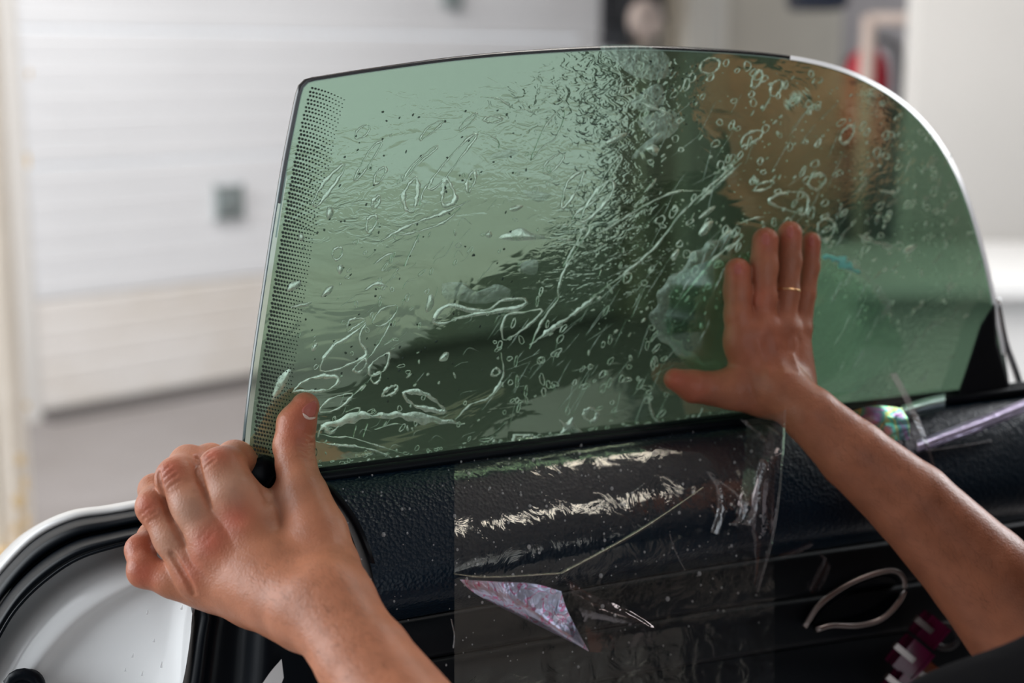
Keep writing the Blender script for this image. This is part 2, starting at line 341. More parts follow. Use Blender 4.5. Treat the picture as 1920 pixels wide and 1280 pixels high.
# rounded left end of the roll
E = [(590, 888), (625, 915), (668, 972), (695, 1035), (710, 1095), (716, 1145), (722, 1250), (735, 1500), (745, 1900)]
Eo = [0.004, 0.03, 0.05, 0.058, 0.05, 0.034, 0.02, 0.01, 0.005]
rows = []
for dx, dd in ((2, 0.0), (-8, 0.0005), (-20, 0.006), (-32, 0.018), (-48, 0.035)):
    rows.append([(x + dx * (0.3 if i == 0 else 1), y + (0 if dx > 0 else -dx * .12), Dd(x, o) + dd - (0.001 if dx < 0 else 0)) for i, ((x, y), o) in enumerate(zip(E, Eo))])
adopt(loft('panel_end', rows, M['gloss_black'], None, 60, 20), car)
# black shut face between roll end and white jamb
Bc = [(505, 893, .885), (440, 985, .885), (362, 1110, .885), (361, 1150, .885), (352, 1200, .885), (338, 1290, .885), (310, 1420, .885), (290, 1900, .885)]
Ec = [(600, 893, .868), (640, 960, .865), (672, 1040, .860), (685, 1110, .860), (690, 1160, .862), (694, 1290, .862), (700, 1420, .864), (706, 1900, .868)]
def mid(a, b_, t, dz=0): return [tuple(np.array(p) * (1 - t) + np.array(q) * t + np.array([0, 0, dz])) for p, q in zip(a, b_)]
adopt(loft('shut_face', [Bc, mid(Bc, Ec, .04, -.010), mid(Bc, Ec, .10, -.012), mid(Bc, Ec, .16, -.004), mid(Bc, Ec, .3, -.002), mid(Bc, Ec, .42, -.012), mid(Bc, Ec, .6, -.008), Ec], M['gloss_black'], None, 60, 50), car)
# white outer rim
c0 = [(-160, 1270, .955), (-60, 1128, .955), (0, 1050, .95), (60, 992, .947), (130, 958, .943), (200, 947, .94), (262, 936, .935), (480, 900, .925)]
def sh(c, dx, dy, dz): return [(x + dx, y + dy, d + dz) for x, y, d in c]
rim = [sh(c0, -14, 6, .03), sh(c0, -3, 0, .008), c0 and sh(c0, 1, 1, 0.0), sh(c0, 4, 6, -.005), sh(c0, 9, 13, -.006), sh(c0, 12, 19, -.002)]
adopt(loft('outer_rim', rim, M['paint'], None, 70, 24), car)
c3 = [(-110, 1370, .905), (-40, 1265, .905), (0, 1190, .905), (32, 1140, .905), (80, 1092, .905), (145, 1048, .903), (225, 1022, .90), (300, 1008, .898), (490, 985, .895)]
ca_ = smooth_poly(sh(c0, 10, 15, -.004), 12); cb_ = smooth_poly(c3, 12)
def mix(t, dz): return [tuple(ca_[i] * (1 - t) + cb_[i] * t + np.array([0, 0, dz])) for i in range(12)]
adopt(loft('weatherstrip', [mix(0, 0), mix(.06, -.006), mix(.22, -.012), mix(.42, -.006), mix(.50, .004), mix(.58, -.006), mix(.75, -.014), mix(.92, -.008), mix(1, .004)], M['rubber'], None, 80, 70), car)
tube('seal_lip', [P(x, y, d - .006) for x, y, d in c3], 0.0011, M['rubber'], car, 8, n=60)
# white inner jamb panel (slightly recessed, soft stamping)
J0 = [(-120, 1290, .93), (-15, 1140, .93), (20, 1100, .93), (72, 1058, .93), (140, 1022, .93), (228, 1000, .93), (360, 985, .93), (520, 968, .93)]
J4 = [(200, 1900, .895), (230, 1700, .895), (270, 1500, .895), (310, 1380, .89), (340, 1290, .89), (356, 1200, .89), (366, 1120, .89), (400, 1050, .89)]
A0 = smooth_poly(J0, 12); A4 = smooth_poly(J4, 12)
def jm(t, dz): return [tuple(A0[i] * (1 - t) + A4[i] * t + np.array([0, 0, dz])) for i in range(12)]
adopt(loft('jamb_panel', [jm(0, 0), jm(.08, -.004), jm(.15, -.015), jm(.25, -.021), jm(.30, -.014), jm(.42, -.013), jm(.6, -.0145), jm(.75, -.016), jm(.87, -.017), jm(1, -.018)], M['paint_in'], None, 80, 80), car)
# rubber bumper at the lower left of the jamb
bq = [P(45 + 30 * math.cos(a), 1290 + 26 * math.sin(a), .885) for a in np.linspace(0, 2 * math.pi, 16, endpoint=False)]
tube('bumper', bq, 0.004, M['rubber'], car, 8, True)
lathe('bumper_core', [(0.0, -0.006), (0.007, -0.005), (0.010, 0.0), (0.010, 0.01)], P(45, 1290, .888), M['rubber'], car, axis=(0, 1, -.2))
# drips on the jamb
M['water'] = mat('clear_water', (0.75, 0.77, 0.78), 0.05)
M['water'].node_tree.nodes['Principled BSDF'].inputs['Alpha'].default_value = 0.35
for (x, y, l) in [(278, 1146, 10), (304, 1245, 12), (290, 1200, 6), (268, 1262, 8), (236, 1255, 6), (250, 1228, 7), (342, 1138, 8)]:
    tube('water_drip', [P(x, y - l / 2, .8715), P(x - 1, y, .8715), P(x - 2, y + l / 2, .8715)], [0.0002, 0.0005, 0.0008], M['water'], car, 8, n=7)
# white sill edge glimpsed under the forearm
adopt(loft('sill_edge', [[(480, 1300, .845), (505, 1262, .845), (528, 1235, .845)], [(505, 1320, .845), (520, 1300, .845), (532, 1270, .845)]], M['paint_in'], None, 8), car)
# window seal at the base of the glass
SB = [(585, 893), (800, 864), (1000, 836), (1200, 810), (1400, 784), (1650, 760), (1960, 722)]
sealp = np.array([on_glass(x, y - 3, 0.004) for x, y in SB])
tube('window_seal', sealp, 0.0042, M['rubber'], car, 10, n=60)
tube('window_seal', [on_glass(x, y + 4, 0.012) for x, y in SB], 0.0035, M['rubber'], car, 10, n=60)
lathe('glass_clip', [(0.0, -.006), (0.010, -.005), (0.0145, -.001), (0.0145, 0.006), (0.0, .006)], on_glass(493, 898, 0.004), M['rubber'], car, axis=-GNN)
# mirror sail triangle at the right end
tri = [(1792, 748), (1812, 690), (1838, 610), (1866, 566), (1870, 640), (1900, 745)]
Vf = [on_glass(x, y, 0.012) for x, y in tri]; Vb = [on_glass(x, y, 0.0) for x, y in tri]; nT = len(tri)
o = mesh('mirror_triangle', Vf + Vb, [tuple(range(nT))] + [tuple(range(2 * nT - 1, nT - 1, -1))] + [(i, nT + i, nT + (i + 1) % nT, (i + 1) % nT) for i in range(nT)], M['panel_soft'], smooth=False); adopt(o, car)
o.modifiers.new('bevel', 'BEVEL').width = 0.002
tube('frame_edge', [on_glass(x, y, -.004) for x, y in [(1868, 560), (1884, 640), (1902, 690), (1925, 760)]], 0.003, M['chrome'], car, 8, n=12)
# right-hand fittings: pull handle ring, switches
M['taupe'] = mat('taupe_metal', (0.32, 0.28, 0.27), 0.3, 1.0)
hl = [(1508, 1175), (1540, 1130), (1600, 1090), (1668, 1069), (1694, 1085), (1690, 1120), (1655, 1158), (1610, 1172), (1560, 1172), (1530, 1180)]
tube('pull_handle', [P(x, y, Dd(x, .055)) for x, y in hl], 0.0020, M['taupe'], car, 10, n=60)
adopt(loft('handle_cup', [[(x, y, Dd(x, .03)) for x, y in [(1515, 1172), (1545, 1132), (1602, 1094), (1664, 1076), (1688, 1088)]], [(x, y, Dd(x, .005)) for x, y in [(1530, 1172), (1560, 1145), (1604, 1120), (1650, 1100), (1676, 1100)]], [(x, y, Dd(x, .03)) for x, y in [(1520, 1178), (1560, 1174), (1612, 1172), (1655, 1156), (1688, 1116)]]], M['gloss_black'], None, 30, 12), car)
M['plum'] = mat('plum_gloss_switch', (0.13, 0.008, 0.05), 0.15)
M['amber'] = mat('copper_gloss_switch', (0.20, 0.05, 0.02), 0.2)
for (x, y, w, h, mm) in [(1742, 1180, 34, 40, 'plum'), (1705, 1232, 40, 56, 'plum'), (1725, 1262, 44, 50, 'amber'), (1690, 1290, 40, 40, 'plum')]:
    ax1 = P(x + 10, y - 12, Dd(x, .06)) - P(x, y, Dd(x, .06)); ax1 /= np.linalg.norm(ax1); ax2 = P(x + 12, y + 10, Dd(x, .06)) - P(x, y, Dd(x, .06)); ax2 -= ax1 * (ax1 @ ax2); ax2 /= np.linalg.norm(ax2); ax3 = np.cross(ax1, ax2)
    sw = box('switch', P(x, y, Dd(x, .04)), (h * .0004, w * .0004, .02), M[mm], car, (ax1, ax2, ax3), .002)
    adopt(box('switch_edge', P(x - 10, y - 9, Dd(x, .052)), (.003, w * .00042, .004), M['taupe'], None, (ax1, ax2, ax3), .0008), sw)
tube('speaker_ring', [P(1772 + 24 * math.cos(a), 1192 + 22 * math.sin(a), Dd(1772, .052)) for a in np.linspace(0, 2 * math.pi, 20, endpoint=False)], 0.0026, M['dark'], car, 8, True)

# ---------------------------------------------------------------- window pane
OUT = [(455, 888), (458, 845), (464, 780), (478, 670), (494, 560), (512, 440), (533, 310), (550, 222), (560, 175), (568, 156), (582, 148), (610, 143), (700, 129), (850, 109), (1000, 96), (1180, 88), (1350, 94), (1480, 106), (1570, 126), (1640, 156), (1700, 196), (1750, 248), (1790, 312), (1818, 380), (1842, 460), (1862, 545), (1876, 620), (1890, 700), (1900, 790)]
ol = smooth_poly(OUT, 160)
botm = [(1650, 812), (1400, 836), (1000, 880), (700, 925), (480, 950)]
poly = np.vstack([ol, np.array(botm, float)])
def pane_grid(poly, off, name, m, step=14):
    """triangulated fill of a picture outline laid on the pane"""
    bm = bmesh.new(); vs = [bm.verts.new((x, y, 0)) for x, y in poly]; bm.faces.new(vs)
    bmesh.ops.triangulate(bm, faces=bm.faces[:])
    for ax, lo, hi in ((0, 440, 1960), (1, 80, 960)):
        for c in np.arange(lo, hi, step * 4):
            n_ = (1, 0, 0) if ax == 0 else (0, 1, 0); co = (c, 0, 0) if ax == 0 else (0, c, 0)
            bmesh.ops.bisect_plane(bm, geom=bm.verts[:] + bm.edges[:] + bm.faces[:], plane_co=co, plane_no=n_)
    for v in bm.verts: v.co = on_glass(v.co.x, v.co.y, off)
    for f in bm.faces:
        f.smooth = True; f.normal_update()
        if f.normal.dot(Vector(GNN)) < 0: f.normal_flip()
    me = bpy.data.meshes.new(name); bm.to_mesh(me); bm.free(); me.materials.append(m)
    o = bpy.data.objects.new(name, me); C.objects.link(o); return o
def glass_mat(name, tint, refl, bump=None, rough=0.02):
    m = bpy.data.materials.new(name); m.use_nodes = True; nt = m.node_tree; nt.nodes.clear()
    out = nt.nodes.new('ShaderNodeOutputMaterial'); tr = nt.nodes.new('ShaderNodeBsdfTransparent'); gl = nt.nodes.new('ShaderNodeBsdfGlossy'); mx = nt.nodes.new('ShaderNodeMixShader')
    tr.inputs[0].default_value = (*tint, 1); gl.inputs['Color'].default_value = (*refl[1], 1); gl.inputs['Roughness'].default_value = rough
    mx.inputs[0].default_value = refl[0]
    nt.links.new(tr.outputs[0], mx.inputs[1]); nt.links.new(gl.outputs[0], mx.inputs[2]); nt.links.new(mx.outputs[0], out.inputs[0])
    return m, nt, gl, tr, mx
gm, *_ = glass_mat('green_car_glass', (0.72, 0.86, 0.76), (0.03, (0.8, 1, .9)))
wg = pane_grid(poly, 0.0, 'window_glass', gm); adopt(wg, car)
M['glass_edge'] = mat('dark_green_glass_edge', (0.006, 0.035, 0.035), 0.12, spec=0.8)
M['edge_dark'] = mat('black_glass_edge', (0.012, 0.012, 0.014), 0.22, spec=0.8)
# thickness of the pane as a ribbon round its rim
def ribbon(sl, name, m, t0=0.0, t1=-0.0042):
    a = [on_glass(x, y, t0) for x, y in sl]; A = np.array(a); Bk = A + GNN * t1; md = (A + Bk) / 2
    ctr = np.array(on_glass(1150, 500, 0)); V = []
    for p, q, m_ in zip(A, Bk, md):
        o_ = m_ - ctr; o_ -= GNN * (o_ @ GNN); o_ /= np.linalg.norm(o_)
        V += [p, p * .75 + q * .25 + o_ * .0010, p * .25 + q * .75 + o_ * .0010, q]
    Fc = [(4 * i + j, 4 * i + j + 1, 4 * i + 5 + j, 4 * i + 4 + j) for i in range(len(sl) - 1) for j in range(3)]
    return adopt(mesh(name, V, Fc, m), car)
i1 = 36
ribbon(ol[:i1], 'glass_edge', M['glass_edge']); ribbon(ol[i1 - 1:], 'glass_edge', M['edge_dark'])
# inner bevel line along the rim: polished bright chamfer
def inset(sl, k):
    c = np.array([1100, 520.0]); out = []
    for i, p in enumerate(sl):
        t = sl[min(i + 1, len(sl) - 1)] - sl[max(i - 1, 0)]; n_ = np.array([-t[1], t[0]]); n_ /= np.linalg.norm(n_) + 1e-9
        if n_ @ (c - p) < 0: n_ = -n_
        out.append(p + n_ * k)
    return np.array(out)
M['chamfer'] = mat('polished_glass_chamfer', (0.35, 0.5, 0.45), 0.12, spec=0.9); 
def band(sl, k0, k1, name, m, o0, o1):
    a = inset(sl, k0); b_ = inset(sl, k1); V = [on_glass(x, y, o0) for x, y in a] + [on_glass(x, y, o1) for x, y in b_]; n_ = len(sl)
    return adopt(mesh(name, V, [(i, i + 1, n_ + i + 1, n_ + i) for i in range(n_ - 1)], m), car)
band(ol[i1 - 4:112], 0, 7, 'edge_band', M['edge_dark'], 0.0006, 0.0010)
M['edge_highlight'] = mat('painted_edge_highlight', (0.85, 0.88, 0.92), 0.3)  # highlight on the light-facing rim, painted as a near-white edge
band(ol[104:152], -2.5, 5.5, 'edge_lit', M['edge_highlight'], -0.0005, 0.0034)
band(ol[28:], 4.5 , 7.5, 'edge_chamfer', M['chamfer'], 0.0008, 0.0015)
# printed dots of the frit band on the rear edge
V = []; Fc = []; le = smooth_poly([(462, 868), (470, 780), (483, 680), (499, 570), (517, 450), (538, 325), (556, 230), (572, 168)], 96)
for i, (x0, y0) in enumerate(le):
    wcol = 60 if y0 > 300 else 66
    for j in range(11):
        x = x0 + 12 + j * wcol / 11 + (2 if i % 2 else 0); y = y0 + j * 1.2 - 3 + (0.10 * j * j if y0 < 420 else 0.0)
        rr = (2.5 - 0.15 * j) * (1 if y0 > 250 else .85)
        if y < 158 + 0.0 * j or rr < .35: continue
        b0 = len(V)
        for a in range(6): V.append(on_glass(x + rr * math.cos(a * 1.047), y + rr * 1.15 * math.sin(a * 1.047), 0.0028))
        Fc.append(tuple(range(b0, b0 + 6)))
M['frit'] = mat('black_ceramic_frit', (0.02, 0.035, 0.028), 0.5)
fr = adopt(mesh('frit_dots', V, Fc, M['frit']), car); fr['kind'] = 'stuff'
# ================================================================ WET TINT FILM
fm, nt, gl, tr, mx = glass_mat('wet_green_tint_film', (0.175, 0.245, 0.185), (0.27, (0.77, 0.98, 0.745)), rough=0.03)
tc = nt.nodes.new('ShaderNodeTexCoord'); mp = nt.nodes.new('ShaderNodeMapping'); mp.inputs['Rotation'].default_value = (0, math.radians(52), 0); mp.inputs['Scale'].default_value = (0.42, 1, 1.25)
nt.links.new(tc.outputs['Object'], mp.inputs['Vector'])
n1 = nt.nodes.new('ShaderNodeTexNoise'); n1.inputs['Scale'].default_value = 22; n1.inputs['Detail'].default_value = 3; n1.inputs['Distortion'].default_value = 1.2
n2 = nt.nodes.new('ShaderNodeTexNoise'); n2.inputs['Scale'].default_value = 130; n2.inputs['Detail'].default_value = 2; n2.inputs['Distortion'].default_value = 2.0
n3 = nt.nodes.new('ShaderNodeTexNoise'); n3.inputs['Scale'].default_value = 9; n3.inputs['Detail'].default_value = 1
for n_ in (n1, n2, n3): nt.links.new(mp.outputs[0], n_.inputs['Vector'])
r3 = nt.nodes.new('ShaderNodeMapRange'); r3.inputs['From Min'].default_value = .45; r3.inputs['From Max'].default_value = .65; nt.links.new(n3.outputs['Fac'], r3.inputs['Value'])
mu = nt.nodes.new('ShaderNodeMath'); mu.operation = 'MULTIPLY'; nt.links.new(n2.outputs['Fac'], mu.inputs[0]); nt.links.new(r3.outputs[0], mu.inputs[1])
b1 = nt.nodes.new('ShaderNodeBump'); b1.inputs['Distance'].default_value = 0.0030; b1.inputs['Strength'].default_value = 0.16; nt.links.new(n1.outputs['Fac'], b1.inputs['Height'])
b2 = nt.nodes.new('ShaderNodeBump'); b2.inputs['Distance'].default_value = 0.0007; b2.inputs['Strength'].default_value = 0.6; nt.links.new(mu.outputs[0], b2.inputs['Height']); nt.links.new(b1.outputs[0], b2.inputs['Normal'])
nt.links.new(b2.outputs[0], gl.inputs['Normal'])
ofl = inset(ol, 6)
ofl[:36, 0] += 3
fpoly = np.vstack([ofl, np.array(botm, float) - np.array([0, 45])])
film = pane_grid(fpoly, 0.0022, 'tint_film', fm); tag(film, 'wet green tint film full of water bubbles, spread over the inside of the window', 'window film')

def bub_mat(name, col, alpha, rough=0.35, noise=60):
    m = mat(name, col, rough, noise=0.35, nscale=noise, spec=0.6); b = m.node_tree.nodes['Principled BSDF']; b.inputs['Alpha'].default_value = alpha
    return m
def foam_mat(name, col, alpha, gl_=.6):
    m = bpy.data.materials.new(name); m.use_nodes = True; nt = m.node_tree; nt.nodes.clear(); N_ = nt.nodes.new; L_ = nt.links.new
    out = N_('ShaderNodeOutputMaterial'); tr = N_('ShaderNodeBsdfTransparent'); df = N_('ShaderNodeBsdfDiffuse'); g_l = N_('ShaderNodeBsdfGlossy'); m1 = N_('ShaderNodeMixShader'); m2 = N_('ShaderNodeMixShader')
    df.inputs[0].default_value = (*col, 1); g_l.inputs['Color'].default_value = (*col, 1); g_l.inputs['Roughness'].default_value = .24; m1.inputs[0].default_value = gl_
    tc = N_('ShaderNodeTexCoord'); n = N_('ShaderNodeTexNoise'); n.inputs['Scale'].default_value = 220; n.inputs['Detail'].default_value = 4; L_(tc.outputs['Object'], n.inputs['Vector'])
    r = N_('ShaderNodeMapRange'); r.inputs['From Min'].default_value = .35; r.inputs['From Max'].default_value = .6; r.inputs['To Min'].default_value = alpha * .55; r.inputs['To Max'].default_value = alpha; L_(n.outputs['Fac'], r.inputs['Value']); L_(r.outputs[0], m2.inputs[0])
    b = N_('ShaderNodeBump'); b.inputs['Distance'].default_value = .001; b.inputs['Strength'].default_value = .4; L_(n.outputs['Fac'], b.inputs['Height']); L_(b.outputs[0], g_l.inputs['Normal'])
    L_(df.outputs[0], m1.inputs[1]); L_(g_l.outputs[0], m1.inputs[2]); L_(tr.outputs[0], m2.inputs[1]); L_(m1.outputs[0], m2.inputs[2]); L_(m2.outputs[0], out.inputs[0]); return m
M['foam'] = foam_mat('pale_green_air_pocket', (0.74, 0.96, 0.77), 0.88)
M['foam_soft'] = foam_mat('thin_green_air_pocket', (0.66, 0.86, 0.72), 0.36)
M['bdark'] = bub_mat('dark_water_bead', (0.02, 0.05, 0.04), 0.75, 0.08)
M['ink'] = mat('dark_green_print', (0.01, 0.05, 0.03), 0.5)
class GB:
    """collects raised air-pocket shapes lying on the film"""
    def __init__(s): s.V = []; s.F = []
    def pt(s, x, y, h): s.V.append(on_glass(x, y, 0.0024 + h)); return len(s.V) - 1
    def line(s, pts, w, closed=False, n=None, wob=0.35, h=0.0004):
        pts = np.array(pts, float); L = np.linalg.norm(np.diff(pts, axis=0), axis=1).sum(); n = n or int(max(8, min(70, L / 6)))
        q = smooth_poly(pts, n, closed); k = len(q); ph = RNG.uniform(0, 6.28, 4); idx = []
        for i in range(k):
            t = (q[(i + 1) % k] - q[i - 1]) if closed else (q[min(i + 1, k - 1)] - q[max(i - 1, 0)])
            nn = np.array([-t[1], t[0]]); nn /= np.linalg.norm(nn) + 1e-9
            a = i / k * 2 * math.pi
            ww = w * (1 + wob * (math.sin(2 * a + ph[0]) + .6 * math.sin(5 * a + ph[1]) + .5 * math.sin(11 * a + ph[2])) )
            if not closed: ww *= min(1, 0.25 + 3.2 * min(i, k - 1 - i) / k)
            ww = max(ww, w * .2) / 2; jit = nn * w * .12 * math.sin(9 * a + ph[3])
            idx.append((s.pt(*(q[i] + jit - nn * ww), 0), s.pt(*(q[i] + jit), h), s.pt(*(q[i] + jit + nn * ww), 0)))
        for i in range(k if closed else k - 1):
            a, b_ = idx[i], idx[(i + 1) % k]
            s.F += [(a[0], b_[0], b_[1], a[1]), (a[1], b_[1], b_[2], a[2])]
    def blob(s, pts, h=0.0004, n=18):
        q = smooth_poly(pts, n, True); c = q.mean(0); i0 = s.pt(*c, h); idx = [s.pt(*p, 0) for p in q]; id2 = [s.pt(*(c + (p - c) * .72), h * .9) for p in q]; k = len(q)
        for i in range(k):
            j = (i + 1) % k; s.F += [(idx[i], idx[j], id2[j], id2[i]), (id2[i], id2[j], i0)]
    def ell(s, x, y, rx, ry, ang, w=0, h=0.0004, n=14, irr=.12):
        ca, sa = math.cos(ang), math.sin(ang); ph = RNG.uniform(0, 6.28, 2); P_ = []
        for i in range(n):
            a = 2 * math.pi * i / n; r = 1 + irr * math.sin(2 * a + ph[0]) + irr * .7 * math.sin(3 * a + ph[1])
            u, v = rx * r * math.cos(a), ry * r * math.sin(a); P_.append((x + u * ca - v * sa, y + u * sa + v * ca))
        if w: s.line(P_, w, True, n=max(14, n), h=h)
        else: s.blob(P_, h, n)
    def build(s, name, m, parent, kind=None):
        o = mesh(name, s.V, s.F, m); o.parent = parent
        if kind: o['kind'] = kind
        return o
c6 = lambda pts: [(440 + x / 2.8235, 60 + y / 2.8235) for x, y in pts]
c7 = lambda pts: [(440 + x / 2.782, 460 + y / 2.782) for x, y in pts]
c8 = lambda pts: [(1080 + x / 2.2857, 60 + y / 2.2857) for x, y in pts]
# large air pockets, each an own part of the film
RINGS = [(c6, [(430,925),(415,900),(470,800),(560,710),(585,705),(560,760),(480,870)], 13), (c6, [(635,785),(650,740),(720,620),(770,580),(780,590),(720,690),(660,770)], 8),
 (c6, [(640,565),(650,520),(700,490),(715,510),(690,550)], 7), (c6, [(740,800),(750,745),(795,715),(800,740),(770,790)], 10), (c6, [(890,790),(930,720),(1000,650),(1070,600),(1060,625),(980,690),(920,760)], 8),
 (c6, [(1025,830),(1060,760),(1150,650),(1230,570),(1280,535),(1270,570),(1200,660),(1110,780),(1060,825)], 9), (c6, [(905,930),(895,860),(935,790),(965,775),(970,850),(945,950)], 15),
 (c6, [(1100,910),(1105,830),(1120,775),(1150,820),(1170,885),(1135,915)], 17), (c6, [(980,570),(1030,500),(1110,465),(1060,520),(1000,565)], 7), (c6, [(1190,520),(1220,470),(1280,430),(1270,460),(1210,515)], 7),
 (c6, [(1320,465),(1360,445),(1415,460),(1370,480)], 9), (c6, [(735,935),(730,900),(765,865),(765,900)], 12), (c6, [(700,1050),(705,990),(745,970),(750,1010),(715,1060)], 11), (c6, [(1235,850),(1230,790),(1265,735),(1275,780),(1250,830)], 11),
 (c6, [(1640,750),(1650,690),(1730,640),(1740,670),(1680,740)], 8), (c6, [(1570,680),(1600,600),(1650,490),(1730,405),(1750,440),(1700,560),(1640,600)], 5), (c6, [(1730,930),(1760,800),(1820,745),(1850,740),(1820,820),(1770,900)], 11),
 (c7, [(1035,400),(1080,330),(1120,310),(1200,330),(1310,340),(1400,285),(1500,280),(1530,295),(1480,325),(1350,345),(1200,370),(1090,405)], 16), (c7, [(1400,490),(1395,420),(1425,360),(1500,350),(1605,335),(1540,410),(1440,480)], 9),
 (c7, [(445,630),(510,530),(590,480),(640,440),(690,400),(650,480),(690,570),(620,610),(520,650),(460,655)], 13), (c7, [(700,660),(720,610),(800,560),(805,590),(780,650),(720,680)], 10), (c7, [(710,690),(760,660),(755,700),(730,720)], 9),
 (c7, [(620,650),(640,620),(680,590),(685,620),(650,660)], 10), (c7, [(310,760),(360,710),(430,685),(530,685),(540,710),(490,750),(410,760)], 15), (c7, [(440,860),(500,800),(610,770),(600,800),(540,850),(470,870)], 9),
 (c7, [(880,770),(960,765),(1020,790),(1100,865),(1020,855),(930,830)], 17), (c7, [(770,785),(800,745),(850,730),(830,770)], 12), (c7, [(1340,670),(1360,640),(1385,660),(1360,680)], 9), (c7, [(600,390),(680,385),(620,430),(590,450)], 9), (c7, [(720,400),(770,330),(850,315),(820,380),(760,420)], 7),
 (c7, [(1820,890),(1850,850),(1890,870),(1880,910),(1850,915)], 14), (c7, [(510,50),(520,20),(555,10),(560,50),(530,75)], 9),
 (c8, [(830,730),(870,695),(960,685),(995,710),(985,780),(930,770)], 10), (c8, [(755,235),(760,190),(790,165),(800,195),(775,235)], 9), (c8, [(835,270),(840,225),(875,205),(885,230),(860,270)], 8), (c8, [(710,490),(720,450),(760,425),(800,425),(780,460)], 9),
 (c8, [(1135,470),(1140,430),(1180,400),(1190,430),(1160,475)], 9), (c8, [(765,680),(790,650),(850,640),(820,670)], 8), (c8, [(20,800),(60,720),(120,650),(160,640),(150,700),(90,770),(40,810)], 13), (c8, [(1040,870),(1040,820),(1080,800),(1110,830),(1090,880),(1060,890)], 10),
 (c8, [(535,165),(540,130),(575,112),(615,125),(605,160),(570,178)], 8), (c8, [(995,650),(1020,615),(1060,610),(1070,640),(1030,675)], 9), (c8, [(90,700),(120,620),(170,550),(200,535),(150,620)], 8), (c8, [(205,1070),(210,1040),(235,1035),(235,1060),(215,1075)], 7), (c8, [(190,270),(195,240),(250,235),(245,262)], 7)]
for f, pts, w in RINGS:
    g = GB(); g.line(f(pts), w / 2.2, True, n=34, h=.0006); g.build('air_pocket', M['foam'], film)
LENS = [(c6, [(1395,1090),(1450,1060),(1515,1035),(1570,1060),(1650,1090),(1500,1105)]), (c6, [(485,980),(490,930),(515,925),(525,960),(505,990)]), (c6, [(1455,935),(1490,915),(1530,920),(1500,945),(1465,950)]), (c6, [(1325,1075),(1350,1050),(1365,1075),(1350,1090)]), (c6, [(1712,1098),(1740,1088),(1790,1100),(1750,1108)]),
 (c6, [(335,1085),(350,1060),(372,1085),(355,1110)]), (c7, [(450,270),(480,220),(515,210),(500,250)]), (c7, [(290,325),(340,300),(405,295),(370,320)]), (c7, [(270,240),(290,190),(340,180),(345,210),(310,235)]), (c7, [(190,800),(220,700),(280,645),(295,660),(260,740),(210,800)]), (c7, [(1065,600),(1090,560),(1118,560),(1105,600)]),
 (c7, [(1690,905),(1720,930),(1770,890),(1775,940),(1830,985),(1740,975),(1690,990),(1715,950)]), (c8, [(130,480),(150,450),(220,430),(190,465)]), (c8, [(525,800),(560,760),(600,745),(570,780)]), (c8, [(525,870),(550,820),(590,810),(560,865)]), (c8, [(615,890),(640,855),(670,850)]), (c8, [(405,970),(420,940),(442,930),(432,965)]),
 (c8, [(290,690),(320,650),(345,625),(330,660)]), (c8, [(300,500),(330,480),(355,500),(345,530),(320,520)]), (c8, [(1400,950),(1420,920),(1460,910),(1440,940)]), (c7, [(995,340),(1010,265),(1035,260),(1040,310),(1015,345)]), (c7, [(535,130),(545,100),(570,110),(552,150)]), (c7, [(400,550),(410,515),(435,510),(425,545)])]
for f, pts in LENS:
    g = GB(); g.blob(f(pts), .0006, 22); g.build('air_blister', M['foam'], film)
